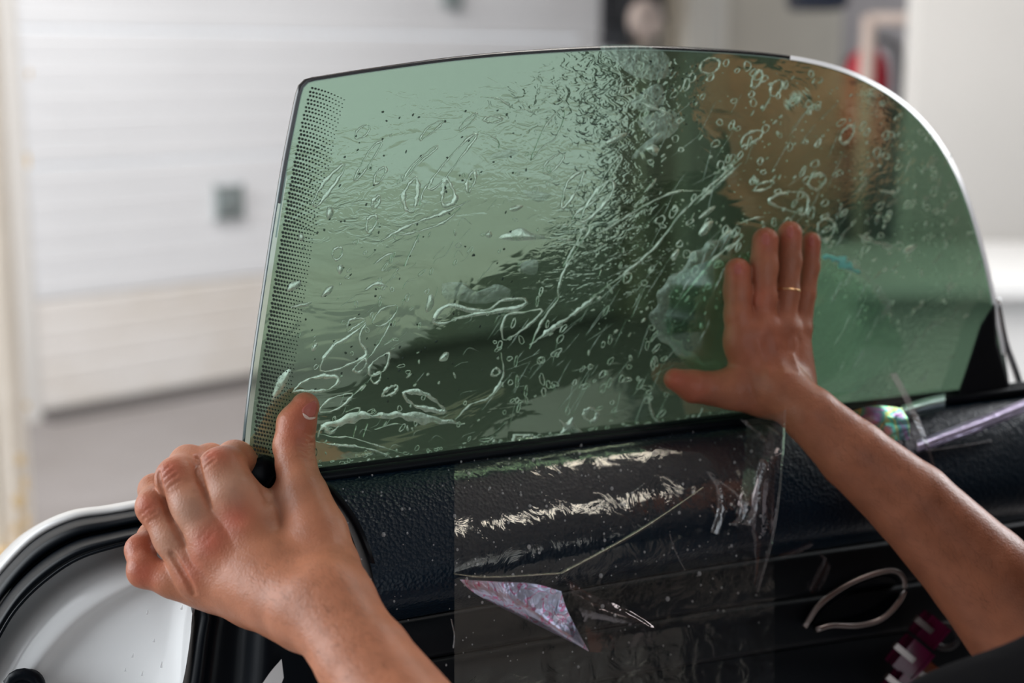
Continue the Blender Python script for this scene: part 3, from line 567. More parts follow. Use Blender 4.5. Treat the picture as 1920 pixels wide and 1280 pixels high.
LINES = [(c6, [(740,800),(770,1110),(870,1050)], 0), (c6, [(770,1110),(870,1050),(980,1000),(1100,960),(1250,890)], 14), (c6, [(830,1080),(950,1060),(1100,1010),(1200,930)], 10), (c6, [(1290,530),(1350,545),(1400,580),(1400,615)], 5), (c6, [(1320,345),(1390,350),(1440,380),(1490,410)], 5), (c6, [(1480,420),(1540,410),(1600,440)], 6),
 (c6, [(1740,1242),(1790,1150),(1830,1080),(1840,1040),(1915,1065)], 8), (c6, [(1790,990),(1810,960),(1870,920),(1925,870)], 14), (c6, [(980,920),(1000,840),(1040,790)], 9), (c6, [(900,1240),(940,1150),(980,1070)], 9), (c6, [(740,1230),(800,1180),(850,1170)], 10),
 (c7, [(1540,540),(1580,440),(1640,340),(1690,280),(1685,250),(1710,150),(1760,60),(1800,0)], 9), (c7, [(1540,520),(1650,440),(1750,370),(1892,260)], 17), (c7, [(440,1000),(450,950),(560,920),(640,890),(760,890),(860,885),(1000,905),(1200,930)], 30), (c7, [(440,980),(520,1000),(600,1000),(700,1030),(880,1085)], 6), (c7, [(420,1020),(520,1040),(640,1050),(760,1080),(870,1140)], 10),
 (c7, [(1100,1120),(1250,1095),(1400,1075),(1500,1050),(1600,1010),(1750,980)], 14), (c7, [(1150,910),(1230,830),(1330,790),(1400,680),(1390,560)], 10), (c7, [(820,380),(790,450),(720,560),(690,590)], 8), (c7, [(620,1000),(635,940)], 4), (c7, [(670,1000),(695,930)], 4), (c7, [(730,960),(830,930),(880,935)], 5), (c7, [(680,230),(740,200),(800,215)], 16), (c7, [(430,1000),(460,940),(500,980),(540,940)], 18), (c7, [(580,870),(650,845),(640,880),(600,880)], 6),
 (c7, [(780,520),(830,490),(800,500)], 7), (c7, [(620,780),(690,720),(660,760)], 8), (c7, [(560,1190),(600,1140),(640,1160),(600,1190)], 6), (c7, [(840,1100),(880,1160)], 8), (c7, [(900,1100),(950,1150)], 8), (c7, [(1500,1000),(1560,990)], 14),
 (c8, [(60,1143),(200,1040),(340,920),(430,800),(500,730),(620,620),(720,525)], 9), (c8, [(50,840),(100,860),(200,800),(320,730),(430,685),(540,680)], 8), (c8, [(0,800),(60,840),(20,900)], 8), (c8, [(840,270),(800,340)], 5), (c8, [(510,740),(620,640),(710,560)], 9), (c8, [(1210,870),(1280,900),(1380,930)], 18), (c8, [(1300,680),(1380,690)], 14), (c8, [(700,820),(760,800),(810,790)], 8), (c8, [(280,300),(340,330),(410,350)], 14), (c8, [(560,1000),(630,940),(690,900)], 12), (c8, [(450,1143),(520,1060),(600,960)], 10), (c8, [(650,940),(720,870)], 9),
 (lambda p: p, [(1215, 745), (1228, 785), (1262, 800), (1300, 795), (1318, 765)], 0), (lambda p: p, [(1245, 790), (1320, 790), (1400, 776)], 0)]
for f, pts, w in LINES:
    if w: g = GB(); g.line(f(pts), w / 2.15, h=.0006); g.build('film_wrinkle', M['foam'], film)
g = GB(); g.line([(1215, 745), (1228, 785), (1262, 800), (1300, 795), (1318, 765)], 7); g.build('film_wrinkle', M['foam'], film)
g = GB(); g.line([(1130, 812), (1200, 800), (1262, 806), (1330, 790), (1400, 776)], 8); g.build('film_wrinkle', M['foam'], film)
# scattered small pockets, foam beads and dark beads (uncountable)
def inside(x, y):
    if not (90 < y < 850 and 470 < x < 1880): return False
    top = np.interp(x, [455, 600, 850, 1180, 1480, 1640, 1750, 1818, 1862, 1890], [888, 150, 118, 96, 114, 164, 256, 388, 553, 700])
    return y > top + 8 and y < np.interp(x, [597, 1000, 1400, 1960], [880, 828, 775, 715])
gs = GB(); gd_ = GB(); gf = GB()
def scat(n, x0, x1, y0, y1, f):
    k = 0
    while k < n:
        x, y = RNG.uniform(x0, x1), RNG.uniform(y0, y1)
        if inside(x, y): f(x, y); k += 1
A_ = math.radians(-58)
scat(150, 1200, 1840, 110, 540, lambda x, y: gs.ell(x, y, RNG.uniform(4, 11), RNG.uniform(3, 6), A_ + RNG.normal(0, .25), RNG.uniform(1.6, 2.8)))
scat(170, 1200, 1860, 100, 620, lambda x, y: gs.ell(x, y, RNG.uniform(2, 7), RNG.uniform(1.2, 3.2), A_ + RNG.normal(0, .3)))
scat(60, 560, 1200, 480, 860, lambda x, y: gs.ell(x, y, RNG.uniform(3, 10), RNG.uniform(2, 4), A_ + RNG.normal(0, .4), RNG.uniform(1.2, 2.2)))
scat(60, 560, 1200, 420, 860, lambda x, y: gs.ell(x, y, RNG.uniform(2, 7), RNG.uniform(1, 2.6), A_ + RNG.normal(0, .5)))
scat(50, 950, 1250, 600, 780, lambda x, y: gs.ell(x, y, RNG.uniform(4, 12), RNG.uniform(2, 5), A_ + RNG.normal(0, .5), RNG.uniform(1.2, 2.2)))
scat(26, 640, 1100, 250, 520, lambda x, y: gs.ell(x, y, RNG.uniform(3, 8), RNG.uniform(2, 4), A_ + RNG.normal(0, .4), RNG.uniform(1.0, 2)))
scat(40, 1560, 1850, 300, 720, lambda x, y: gf.line([(x, y), (x + RNG.uniform(10, 26), y - RNG.uniform(12, 34))], RNG.uniform(4, 9)))
scat(60, 1130, 1600, 200, 620, lambda x, y: gf.line([(x, y), (x + RNG.uniform(15, 60), y - RNG.uniform(20, 70))], RNG.uniform(1.2, 2.6)))
scat(50, 900, 1250, 540, 800, lambda x, y: gf.line([(x, y), (x + RNG.uniform(10, 50), y - RNG.uniform(10, 70))], RNG.uniform(1.2, 2.6)))
scat(70, 600, 1000, 380, 860, lambda x, y: gf.line([(x, y), (x + RNG.uniform(4, 14), y - RNG.uniform(4, 16)), (x + RNG.uniform(14, 30), y - RNG.uniform(2, 30))], RNG.uniform(1, 2.2)))
scat(320, 1180, 1850, 100, 560, lambda x, y: gs.ell(x, y, 1.5, 1.5, 0, n=6))
scat(130, 1120, 1300, 380, 640, lambda x, y: gs.ell(x, y, 1.2, 1.2, 0, n=6))
scat(120, 560, 1000, 200, 760, lambda x, y: gd_.ell(x, y, RNG.uniform(1.5, 3.6), RNG.uniform(1, 2.2), A_ + RNG.normal(0, .2), n=8))
scat(90, 1080, 1320, 95, 240, lambda x, y: gd_.ell(x, y, RNG.uniform(1.2, 3), RNG.uniform(1, 2), A_, n=8))
for _ in range(80):   # scalloped ripples under the top edge
    x, y = RNG.normal(1110, 34), RNG.normal(240, 62)
    if inside(x, y):
        r = RNG.uniform(4, 9); a0 = RNG.uniform(.2, 1.2); gd_.line([(x + r * math.cos(a), y + r * .8 * math.sin(a)) for a in (a0, a0 + .8, a0 + 1.6, a0 + 2.4)], 1.6, n=8)
# foam along the base of the film
for k in range(120):
    x = RNG.uniform(600, 1400); y = np.interp(x, [597, 1000, 1400], [884, 832, 783]) - abs(RNG.normal(0, 8)) - 2; gs.ell(x, y, RNG.uniform(1.5, 6), RNG.uniform(1, 4), RNG.uniform(-.5, 0), RNG.choice([0, 1.3]), n=10)
gs.build('small_air_pockets', M['foam'], film, 'stuff'); gf.build('water_streaks', M['foam_soft'], film, 'stuff'); gd_.build('water_beads', M['bdark'], film, 'stuff')
# sky-pale reflections on the film, painted as pale blobs
g = GB()
for pts in ([(235,300),(350,220),(380,300),(300,345),(262,330)], [(262,385),(320,350),(400,330),(440,360),(440,410),(380,460),(300,430)], [(240,530),(300,470),(380,420),(410,440),(330,490),(250,545)], [(100,60),(300,60),(400,110),(380,200),(250,190),(160,120)]):
    g.blob(c8(pts), .0002, 24)
for pts in ([(1525,835),(1560,840),(1680,860),(1620,900),(1560,880)], [(1380,640),(1470,615),(1510,635),(1440,665),(1350,665)]): g.blob(c6(pts), .0002, 16)
for pts in ([(1080,200),(1200,195),(1260,240),(1370,200),(1450,250),(1330,300),(1210,300),(1160,280),(1100,280)], [(1500,90),(1580,75),(1570,150),(1500,140)]): g.blob(c7(pts), .0002, 20)
g.build('reflection_patches', M['foam_soft'], film, 'stuff')
# lifted film around the pressing hand: a shallow dome
lm2, nt2, gl2, tr2, mx2 = glass_mat('lifted_film', (0.80, 0.95, 0.86), (0.12, (0.75, 0.95, 0.85)), rough=0.12)
V = []; Fc = []; nr, na = 14, 72
for i in range(nr + 1):
    t = i / nr
    for j in range(na):
        a = 2 * math.pi * j / na; rx, ry = (222, 138); w = 1 + .03 * math.sin(5 * a + 1) + .02 * math.sin(9 * a)
        ca_, sa_ = math.cos(a), math.sin(a); x = 1462 + t * w * (rx * ca_); y = 612 + t * w * (ry * sa_) + 0.10 * t * rx * ca_
        V.append(on_glass(x, y, 0.0026 + 0.0055 * (1 - t ** 3) + 0.0006 * math.sin(7 * a) * t * (1 - t) * 4))
for i in range(nr):
    for j in range(na): Fc.append((i * na + j, (i + 1) * na + j, (i + 1) * na + (j + 1) % na, i * na + (j + 1) % na))
o = mesh('lifted_patch', V, Fc, lm2); o.parent = film
g = GB(); g.line([(1352, 688), (1300, 672), (1258, 640), (1240, 596), (1252, 545), (1290, 500), (1335, 462), (1372, 440)], 26, h=.0012); g.build('film_rim', M['foam_soft'], film)
g = GB(); g.line([(1545, 482), (1590, 496), (1630, 525), (1658, 562), (1672, 610)], 15, h=.0016); g.build('film_rim', M['foam_soft'], film)
g = GB()
for x, y, l in [(1548, 565, 40), (1570, 540, 36), (1552, 650, 70), (1585, 610, 60), (1600, 560, 34), (1612, 640, 50), (1590, 690, 46), (1640, 600, 40), (1628, 560, 30), (1560, 700, 30), (1262, 560, 60), (1290, 520, 60), (1318, 490, 50), (1340, 470, 40), (1356, 520, 44), (1330, 540, 56), (1345, 600, 60), (1300, 640, 44), (1352, 640, 40)]:
    g.line([(x, y), (x + l * .32, y - l * .55), (x + l * .5, y - l)], RNG.uniform(2.5, 6), h=.0004, wob=.5)
for v in range(len(g.V)): g.V[v] = g.V[v] + GNN * .006
g.build('lifted_film_streaks', M['foam_soft'], film, 'stuff')
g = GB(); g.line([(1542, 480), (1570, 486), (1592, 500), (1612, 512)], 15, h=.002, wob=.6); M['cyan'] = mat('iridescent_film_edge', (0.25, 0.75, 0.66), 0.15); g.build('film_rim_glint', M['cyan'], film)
# etched mark on the pane beside the thumb: a ring with a small F-like character
g = GB(); g.ell(588, 848, 6.5, 9, .15, 1.1, h=.0002, n=20, irr=0.0); g.line([(584, 842), (592, 842)], 1.4, n=6, wob=0, h=.0002); g.line([(592, 842), (587, 855)], 1.4, n=6, wob=0, h=.0002); g.line([(585, 848), (590, 848)], 1.2, n=6, wob=0, h=.0002)
g.build('etched_mark', M['ink'], film)

# ================================================================ CLEAR LINER SHEETS
def clear_mat(name, al, thin=0, strength=.5, tint=(1, 1, 1), rough=.07):
    m = bpy.data.materials.new(name); m.use_nodes = True; nt = m.node_tree; nt.nodes.clear()
    out = nt.nodes.new('ShaderNodeOutputMaterial'); tr = nt.nodes.new('ShaderNodeBsdfTransparent'); p = nt.nodes.new('ShaderNodeBsdfPrincipled'); mx = nt.nodes.new('ShaderNodeMixShader')
    p.inputs['Base Color'].default_value = (*tint, 1); p.inputs['Roughness'].default_value = rough; p.inputs['Metallic'].default_value = 0.9; mx.inputs[0].default_value = al
    tr.inputs[0].default_value = (.94, .94, .95, 1)
    tc = nt.nodes.new('ShaderNodeTexCoord'); n = nt.nodes.new('ShaderNodeTexNoise'); n.inputs['Scale'].default_value = 45; n.inputs['Detail'].default_value = 4; n.inputs['Distortion'].default_value = 1.5
    nt.links.new(tc.outputs['Object'], n.inputs['Vector']); b = nt.nodes.new('ShaderNodeBump'); b.inputs['Distance'].default_value = 0.003; b.inputs['Strength'].default_value = strength
    nt.links.new(n.outputs['Fac'], b.inputs['Height']); nt.links.new(b.outputs[0], p.inputs['Normal'])
    if thin:  # iridescent sheen painted as noise-driven base colours
        n2 = nt.nodes.new('ShaderNodeTexNoise'); n2.inputs['Scale'].default_value = thin[0]; n2.inputs['Detail'].default_value = 2; n2.inputs['Distortion'].default_value = 1.5; nt.links.new(tc.outputs['Object'], n2.inputs['Vector'])
        r = nt.nodes.new('ShaderNodeValToRGB'); nt.links.new(n2.outputs['Fac'], r.inputs['Fac']); nt.links.new(r.outputs['Color'], p.inputs['Base Color']); p.inputs['Metallic'].default_value = 1
        el_ = r.color_ramp.elements; cs = thin[1]
        while len(el_) < len(cs): el_.new(.5)
        for e_, (pos, c) in zip(el_, cs): e_.position = pos; e_.color = (*c, 1)
    nt.links.new(tr.outputs[0], mx.inputs[1]); nt.links.new(p.outputs[0], mx.inputs[2]); nt.links.new(mx.outputs[0], out.inputs[0]); return m
M['clear'] = clear_mat('clear_plastic_liner', 0.085, strength=.22, tint=(1, .95, .84), rough=.06)  # warm tint paints the gold of the highlight streak into the liner
M['clear_fold'] = clear_mat('clear_plastic_fold', 0.6, strength=.6, tint=(1, .94, .76), rough=.22)  # gold tint colours in the highlight along the fold
M['clear_soft'] = clear_mat('smoky_plastic_fold', 0.05, strength=.3, tint=(1, .85, .85))
def ro(x):   # sheet hugs the panel: interpolation of offset by row position
    return 0
def sheet_rows(x0, x1, rows_src, offs_, lift, nx=24, wav=.0012, seed=0):
    out = []
    rg = np.random.default_rng(seed)
    for r, o in zip(rows_src, offs_):
        rr = np.array(r, float); xs = np.linspace(x0, x1, nx); ys = np.interp(xs, rr[:, 0], rr[:, 1])
        out.append([(x, y, Dd(x, o) - lift - wav * rg.normal()) for x, y in zip(xs, ys)])
    return out
def addrow(r, dy): return [(x, y + dy) for x, y in r]
sheet = empty('liner_sheet', P(1150, 950, .85), 'clear wet plastic liner draped over the black door panel below the glass', 'plastic sheet')
adopt(loft('liner', sheet_rows(852, 1452, [R0, R1, R2, R3, R4, R5, S1, S2, S3], [.006, .025, .041, .0545, .0625, .058, .040, .034, .03], .0016, 26, .00012, 3), M['clear'], None, 120, 90), sheet)
adopt(loft('liner_edge', [[(1400, 786, .99), (1395, 880, .965), (1380, 980, .96), (1400, 1080, .965)], [(1440, 778, .985), (1432, 880, .955), (1420, 990, .95), (1412, 1090, .955)], [(1474, 768, .98), (1466, 880, .96), (1450, 1000, .95), (1420, 1110, .955)]], M['clear_soft'], None, 40, 30), sheet)
M['clear_edge'] = clear_mat('plastic_sheet_edge', 0.45, strength=.5)
adopt(loft('liner_hem', [[(1470, 768, .978), (1463, 880, .958), (1447, 1000, .948), (1418, 1110, .953)], [(1475, 766, .975), (1468, 880, .955), (1453, 1000, .945), (1423, 1110, .951)]], M['clear_edge'], None, 30), sheet)
# folds
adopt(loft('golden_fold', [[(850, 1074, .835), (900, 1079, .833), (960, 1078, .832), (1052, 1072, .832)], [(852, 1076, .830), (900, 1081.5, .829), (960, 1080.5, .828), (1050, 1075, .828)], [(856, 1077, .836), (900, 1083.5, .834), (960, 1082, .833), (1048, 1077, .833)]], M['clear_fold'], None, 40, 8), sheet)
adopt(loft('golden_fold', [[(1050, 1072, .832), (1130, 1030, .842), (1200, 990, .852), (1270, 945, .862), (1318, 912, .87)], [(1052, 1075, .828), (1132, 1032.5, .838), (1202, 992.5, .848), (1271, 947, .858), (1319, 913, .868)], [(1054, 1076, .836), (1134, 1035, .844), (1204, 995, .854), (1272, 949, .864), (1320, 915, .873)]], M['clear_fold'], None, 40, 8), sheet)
M['clear_bright'] = clear_mat('crumpled_plastic', 0.8, thin=(90, [(.30, (.62, .66, .85)), (.47, (.75, .75, .95)), (.51, (.72, .14, .34)), (.535, (.70, .76, 1.0)), (.75, (.55, .50, .60))]), strength=.8, rough=.33)
adopt(loft('pointed_fold', [[(862, 1086, .838), (930, 1090, .826), (1000, 1094, .822), (1052, 1108, .826)], [(885, 1108, .834), (960, 1130, .822), (1010, 1140, .818), (1062, 1140, .824)], [(935, 1136, .832), (1000, 1165, .824), (1045, 1180, .818), (1082, 1180, .824)], [(1098, 1214, .832), (1100, 1218, .83), (1102, 1220, .83), (1104, 1220, .83)]], M['clear_bright'], None, 60, 40), sheet)
adopt(loft('smoky_fold', [[(1056, 1080, .828), (1090, 1150, .824), (1106, 1222, .828)], [(1100, 1110, .832), (1140, 1160, .83), (1130, 1222, .83)], [(1160, 1135, .84), (1200, 1170, .838), (1180, 1214, .836)], [(1215, 1162, .846), (1232, 1185, .846), (1222, 1206, .846)]], M['clear_soft'], None, 30, 30), sheet)
M['clear_crumple'] = clear_mat('crumpled_clear_plastic', 0.2, strength=1.0)
for k, pts in enumerate([[(1392, 786), (1405, 800), (1425, 815), (1436, 840)], [(1330, 884), (1350, 920), (1352, 960), (1340, 1000)], [(1420, 790), (1440, 800), (1460, 815)], [(1436, 850), (1424, 900), (1418, 950), (1400, 985)], [(1345, 900), (1385, 930), (1398, 965)], [(1398, 940), (1392, 970), (1376, 985)], [(1060, 880), (1110, 895), (1130, 905)], [(1210, 905), (1180, 925), (1150, 920)], [(1255, 1000), (1265, 1030), (1285, 1070)], [(846, 1160), (852, 1190), (850, 1215)]]):
    q = smooth_poly(pts, 12); w = 8 if k < 6 else 2.0
    rows = [[(x + s * w, y + s * w * .3, Dd(x, .066 if y > 860 else .03) - z) for x, y in q] for s, z in ((-1, 0), (0, .002), (1, 0))]
    adopt(loft('crumple', rows, M['clear_crumple'], None, 16), sheet)
# drops on liner and panel
M['drop'] = mat('water_drop', (0.75, 0.78, 0.8), 0.06, spec=1.0); M['drop'].node_tree.nodes['Principled BSDF'].inputs['Alpha'].default_value = .38
Vd, Fd = [], []
allr = [np.array(r, float) for r in (R0, R1, R2, R3, R4, R5, S1, S2)]; allo = [.006, .025, .041, .0545, .0625, .058, .040, .034]
for k in range(330):
    x = RNG.uniform(850, 1440) if k % 6 else RNG.uniform(640, 860); t = RNG.uniform(0.1, 6.8); i = int(t); f = t - i
    ya = np.interp(x, allr[i][:, 0], allr[i][:, 1]); yb_ = np.interp(x, allr[i + 1][:, 0], allr[i + 1][:, 1])
    c = P(x, ya + (yb_ - ya) * f, Dd(x, allo[i] * (1 - f) + allo[i + 1] * f + .0035)); r = (0.00025 + abs(RNG.normal(0, .0004))) ; b0 = len(Vd)
    for a in range(6): Vd.append(c + r * (RT * math.cos(a * 1.047) + UPV * 1.2 * math.sin(a * 1.047)))
    Vd.append(c - FW * r * .8)
    Fd += [(b0 + a, b0 + (a + 1) % 6, b0 + 6) for a in range(6)]
dr = adopt(mesh('water_drops', Vd, Fd, M['drop']), sheet); dr['kind'] = 'stuff'
# second loose sheet behind the forearm
s2 = empty('loose_liner_sheet', P(1680, 800, 1.0), 'second clear plastic sheet with rainbow sheen standing up behind the forearm', 'plastic sheet')
M['rainbow'] = clear_mat('rainbow_plastic', 0.6, thin=(22, [(.30, (.85, .65, .80)), (.44, (.80, .62, .85)), (.49, (.10, .75, .55)), (.53, (.75, .8, .3)), (.57, (.12, .7, .6)), (.64, (.6, .3, .7)), (.75, (.8, .95, 1))]), strength=.4, rough=.3)
M['lilac'] = clear_mat('lilac_plastic_glare', .8, strength=.6, tint=(.72, .66, .95), rough=.35)  # bright streaks on the roll: glare put into lilac and mint tints
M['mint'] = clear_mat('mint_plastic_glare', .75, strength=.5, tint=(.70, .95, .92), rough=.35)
adopt(loft('sheet', [[(1590, 720, 1.07), (1640, 706, 1.06), (1682, 700, 1.05)], [(1600, 780, 1.05), (1655, 760, 1.04), (1712, 752, 1.035)], [(1640, 850, 1.04), (1690, 835, 1.03), (1738, 820, 1.03)], [(1700, 930, 1.04), (1730, 915, 1.03), (1756, 905, 1.03)]], M['clear_soft'], None, 24, 30), s2)
adopt(loft('rainbow_fold', [[(1590, 772, 1.04), (1640, 760, 1.03), (1690, 764, 1.03)], [(1600, 800, 1.035), (1650, 790, 1.02), (1705, 792, 1.02)], [(1630, 830, 1.035), (1670, 826, 1.02), (1705, 824, 1.02)]], M['rainbow'], None, 24, 20), s2)
adopt(loft('sheet_hem', [[(1668, 700, 1.05), (1700, 760, 1.035), (1728, 820, 1.03), (1752, 880, 1.03)], [(1681, 699, 1.05), (1711, 756, 1.035), (1737, 820, 1.03), (1756, 880, 1.03)]], M['clear_edge'], None, 24), s2)
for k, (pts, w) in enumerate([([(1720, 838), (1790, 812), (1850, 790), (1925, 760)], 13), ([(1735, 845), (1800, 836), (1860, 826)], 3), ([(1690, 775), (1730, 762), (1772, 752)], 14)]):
    q = smooth_poly(pts, 14); adopt(loft('lying_film_glare', [[(x, y + s * w, Dd(x, .05 if k < 2 else .03) - z) for x, y in q] for s, z in ((-1, -.008), (-.3, .0), (.4, .0), (1, -.006))], M[('lilac', 'clear_edge', 'mint')[k]], None, 30, 12), s2)
for pts, w in [([(1475, 990), (1510, 980), (1540, 968)], 5), ([(1530, 1030), (1548, 1050), (1520, 1110)], 16), ([(1460, 1040), (1490, 1030), (1520, 1015)], 9)]:
    q = smooth_poly(pts, 12); adopt(loft('film_glint', [[(x + s * w * .6, y + s * w * .8, Dd(x, .055) - z) for x, y in q] for s, z in ((-1, -.004), (0, .0), (1, -.004))], M['clear_soft'], None, 16, 8), s2)
# ================================================================ PERSON (signed-distance body)
def smin(a, b, k):
    if k <= 0: return np.minimum(a, b)
    h = np.maximum(k - np.abs(a - b), 0) / k; return np.minimum(a, b) - h * h * k * .25
def cone(p, a, b, ra, rb):
    ba = b - a; L2 = ba @ ba; pa = p - a; h = np.clip(pa @ ba / L2, 0, 1); d = pa - h[:, None] * ba
    return np.sqrt((d * d).sum(1)) - (ra + (rb - ra) * h)
def px2(pt):   # (px, py, depth, radius in px) -> centre, radius
    x, y, d, r = pt; return P(x, y, d), r * d / F
class Chain:
    def __init__(s, pts, k=.005, world=False):
        q = [(np.array(p[:3], float), p[3]) for p in pts] if world else [px2(p) for p in pts]
        s.q = q; s.k = k; P_ = np.array([c for c, _ in q]); R_ = max(r for _, r in q)
        s.lo = P_.min(0) - R_; s.hi = P_.max(0) + R_
    def f(s, p):
        d = None
        for (a, ra), (b, rb) in zip(s.q[:-1], s.q[1:]):
            e = cone(p, a, b, ra, rb); d = e if d is None else smin(d, e, s.k)
        return d
class Body:
    def __init__(s, fingers, mass, kf=.0010, km=.009, kp=.014, creases=()):
        s.fi, s.ma, s.kf, s.km, s.kp, s.cr = fingers, mass, kf, km, kp, creases
    def f(s, p):
        d = np.full(len(p), 1.0)
        for c in s.ma: d = s._add(d, c, p, s.kp)
        g = np.full(len(p), 1.0)
        for c in s.fi: g = s._add(g, c, p, s.kf)
        if s.fi: d = smin(d, g, s.km)
        for (a, b, w, dep) in s.cr:
            lo = np.minimum(a, b) - 3 * w; hi = np.maximum(a, b) + 3 * w; m = ((p > lo) & (p < hi)).all(1)
            if m.any(): e = cone(p[m], a, b, 0, 0); d[m] = d[m] + dep * np.exp(-(e / w) ** 2)
        return d
    def _add(s, d, c, p, k):
        m = ((p > c.lo - .03) & (p < c.hi + .03)).all(1)
        if m.any(): d[m] = smin(d[m], c.f(p[m]), k)
        return d
    def grad(s, p, e=.0004):
        return np.stack([s.f(p + e * v) - s.f(p - e * v) for v in np.eye(3)], 1) / (2 * e)
    def bounds(s):
        cs = s.fi + s.ma; return np.min([c.lo for c in cs], 0) - .01, np.max([c.hi for c in cs], 0) + .01
def surface(body, h, clip=None):
    lo, hi = body.bounds(); 
    if clip is not None: lo = np.maximum(lo, clip[0]); hi = np.minimum(hi, clip[1])
    B = 8; nb = np.ceil((hi - lo) / (h * B)).astype(int); n = nb * B + 1
    D = np.ones(n, np.float32) 
    bc = np.stack(np.meshgrid(*[np.arange(k) for k in nb], indexing='ij'), -1).reshape(-1, 3)
    cd_ = body.f(lo + (bc + .5) * B * h); act = bc[np.abs(cd_) < B * h * .95 + .004]
    loc = np.stack(np.meshgrid(*[np.arange(B + 1)] * 3, indexing='ij'), -1).reshape(-1, 3)
    ins = bc[cd_ <= -(B * h * .95 + .004)]
    for b in ins: D[b[0] * B:b[0] * B + B + 1, b[1] * B:b[1] * B + B + 1, b[2] * B:b[2] * B + B + 1] = -1
    for i in range(0, len(act), 300):
        a = act[i:i + 300]; idx = (a[:, None, :] * B + loc[None]).reshape(-1, 3); v = body.f(lo + idx * h)
        D[idx[:, 0], idx[:, 1], idx[:, 2]] = v
    S = D < 0; c = np.zeros(tuple(n - 1), np.int8)
    for dx in (0, 1):
        for dy in (0, 1):
            for dz in (0, 1): c += S[dx:n[0] - 1 + dx, dy:n[1] - 1 + dy, dz:n[2] - 1 + dz]
    cells = np.argwhere((c > 0) & (c < 8)); vid = -np.ones(tuple(n - 1), np.int64); vid[tuple(cells.T)] = np.arange(len(cells))
    acc = np.zeros((len(cells), 3)); cnt = np.zeros(len(cells))
    for ax in range(3):
        for u in (0, 1):
            for w in (0, 1):
                o = np.zeros(3, int); o[(ax + 1) % 3] = u; o[(ax + 2) % 3] = w; e = o.copy(); e[ax] = 1
                i0 = cells + o; i1 = cells + e; a = D[tuple(i0.T)]; b = D[tuple(i1.T)]; m = (a < 0) != (b < 0)
                t = np.where(m, a / (a - b + 1e-12), 0); p = i0 + np.outer(t, np.eye(3)[ax]); acc[m] += p[m]; cnt[m] += 1
    V = lo + acc / cnt[:, None] * h
    Fc = []
    for ax in range(3):
        u, w = (ax + 1) % 3, (ax + 2) % 3; sl0 = [slice(None)] * 3; sl1 = [slice(None)] * 3
        sl0[ax] = slice(0, -1); sl1[ax] = slice(1, None)
        X = np.argwhere(S[tuple(sl0)] != S[tuple(sl1)]); X = X[(X[:, u] > 0) & (X[:, w] > 0) & (X[:, u] < n[u] - 1) & (X[:, w] < n[w] - 1)]
        eu = np.eye(3, dtype=int)[u]; ew = np.eye(3, dtype=int)[w]
        q = np.stack([vid[tuple((X - eu - ew).T)], vid[tuple((X - ew).T)], vid[tuple(X.T)], vid[tuple((X - eu).T)]], 1)
        fl = ~S[tuple(X.T)]; q[fl] = q[fl][:, ::-1]; Fc.append(q)
    Fc = np.vstack(Fc); Fc = Fc[(Fc >= 0).all(1)]
    for _ in range(2):
        g = body.grad(V); d = body.f(V); V = V - g * (d / np.maximum((g * g).sum(1), .25))[:, None]
    return V, Fc
def march(body, px, py, t0=.6, t1=1.3):
    r = ray(px, py); t = t0; n_ = np.linalg.norm(r)
    for _ in range(140):
        d = body.f((CAM + t * r)[None])[0]
        if d < 1e-4 or t > t1: break
        t += min(max(d, 1e-4), .015) / n_
    return CAM + t * r

# ---- left hand gripping the rear edge of the pane
LH_index = Chain([(470, 985, .845, 50), (437, 930, .848, 47), (416, 884, .856, 43), (440, 862, .878, 33), (480, 868, .900, 28), (505, 890, .905, 24)], .007)
LH_middle = Chain([(405, 1022, .842, 48), (365, 950, .848, 41), (334, 897, .856, 39), (352, 868, .880, 31), (395, 862, .902, 28), (430, 880, .915, 24)], .006)
LH_ring = Chain([(372, 1075, .846, 44), (325, 1008, .85, 34), (290, 950, .856, 32), (290, 918, .876, 27), (325, 905, .90, 25), (360, 920, .915, 22)], .006)
LH_pinkie = Chain([(400, 1100, .85, 38), (325, 1088, .852, 31), (270, 1070, .856, 29), (263, 1030, .868, 26), (285, 1003, .885, 23), (315, 995, .90, 21)], .005)
LH_thumb = Chain([(598, 1000, .838, 47), (570, 925, .855, 42), (555, 872, .868, 37), (551, 836, .876, 38), (556, 795, .879, 36), (572, 762, .882, 27)], .003)
LH_palm = [Chain([(450, 985, .850, 48), (600, 1130, .815, 62)], .01), Chain([(400, 1030, .850, 46), (585, 1140, .81, 66)], .01), Chain([(380, 1080, .853, 42), (560, 1140, .81, 60)], .01),
           Chain([(400, 1095, .855, 36), (480, 1125, .845, 46), (580, 1150, .815, 58)], .01), Chain([(600, 1000, .840, 46), (622, 1060, .825, 46), (640, 1120, .80, 55)], .01), Chain([(480, 965, .856, 36), (535, 950, .862, 32), (570, 945, .855, 34)], .01),
           Chain([(590, 1140, .80, 64), (660, 1245, .77, 66), (860, 1510, .70, 92), (1150, 1850, .69, 112)], .004), Chain([(625, 1115, .80, 58), (705, 1220, .77, 62), (900, 1480, .71, 92), (1000, 1680, .68, 104)], .004)]
def cr(x0, y0, x1, y1, w, dep, body):
    a, b = march(body, x0, y0), march(body, x1, y1); return (a, b, w, dep)
LB0 = Body([LH_index, LH_middle, LH_ring, LH_pinkie, LH_thumb], LH_palm, km=.011)
cl = []
for y, x0, x1, dep in [(805, 578, 590, .0006), (812, 572, 592, .0009), (820, 566, 592, .0010), (828, 560, 590, .0012), (836, 560, 588, .0011), (846, 562, 588, .0008), (857, 562, 590, .0006)]:
    cl += [cr(x0, y - 2, (x0 + x1) / 2, y + 3, .0010, dep, LB0), cr((x0 + x1) / 2, y + 3, x1, y + 1, .0010, dep, LB0)]
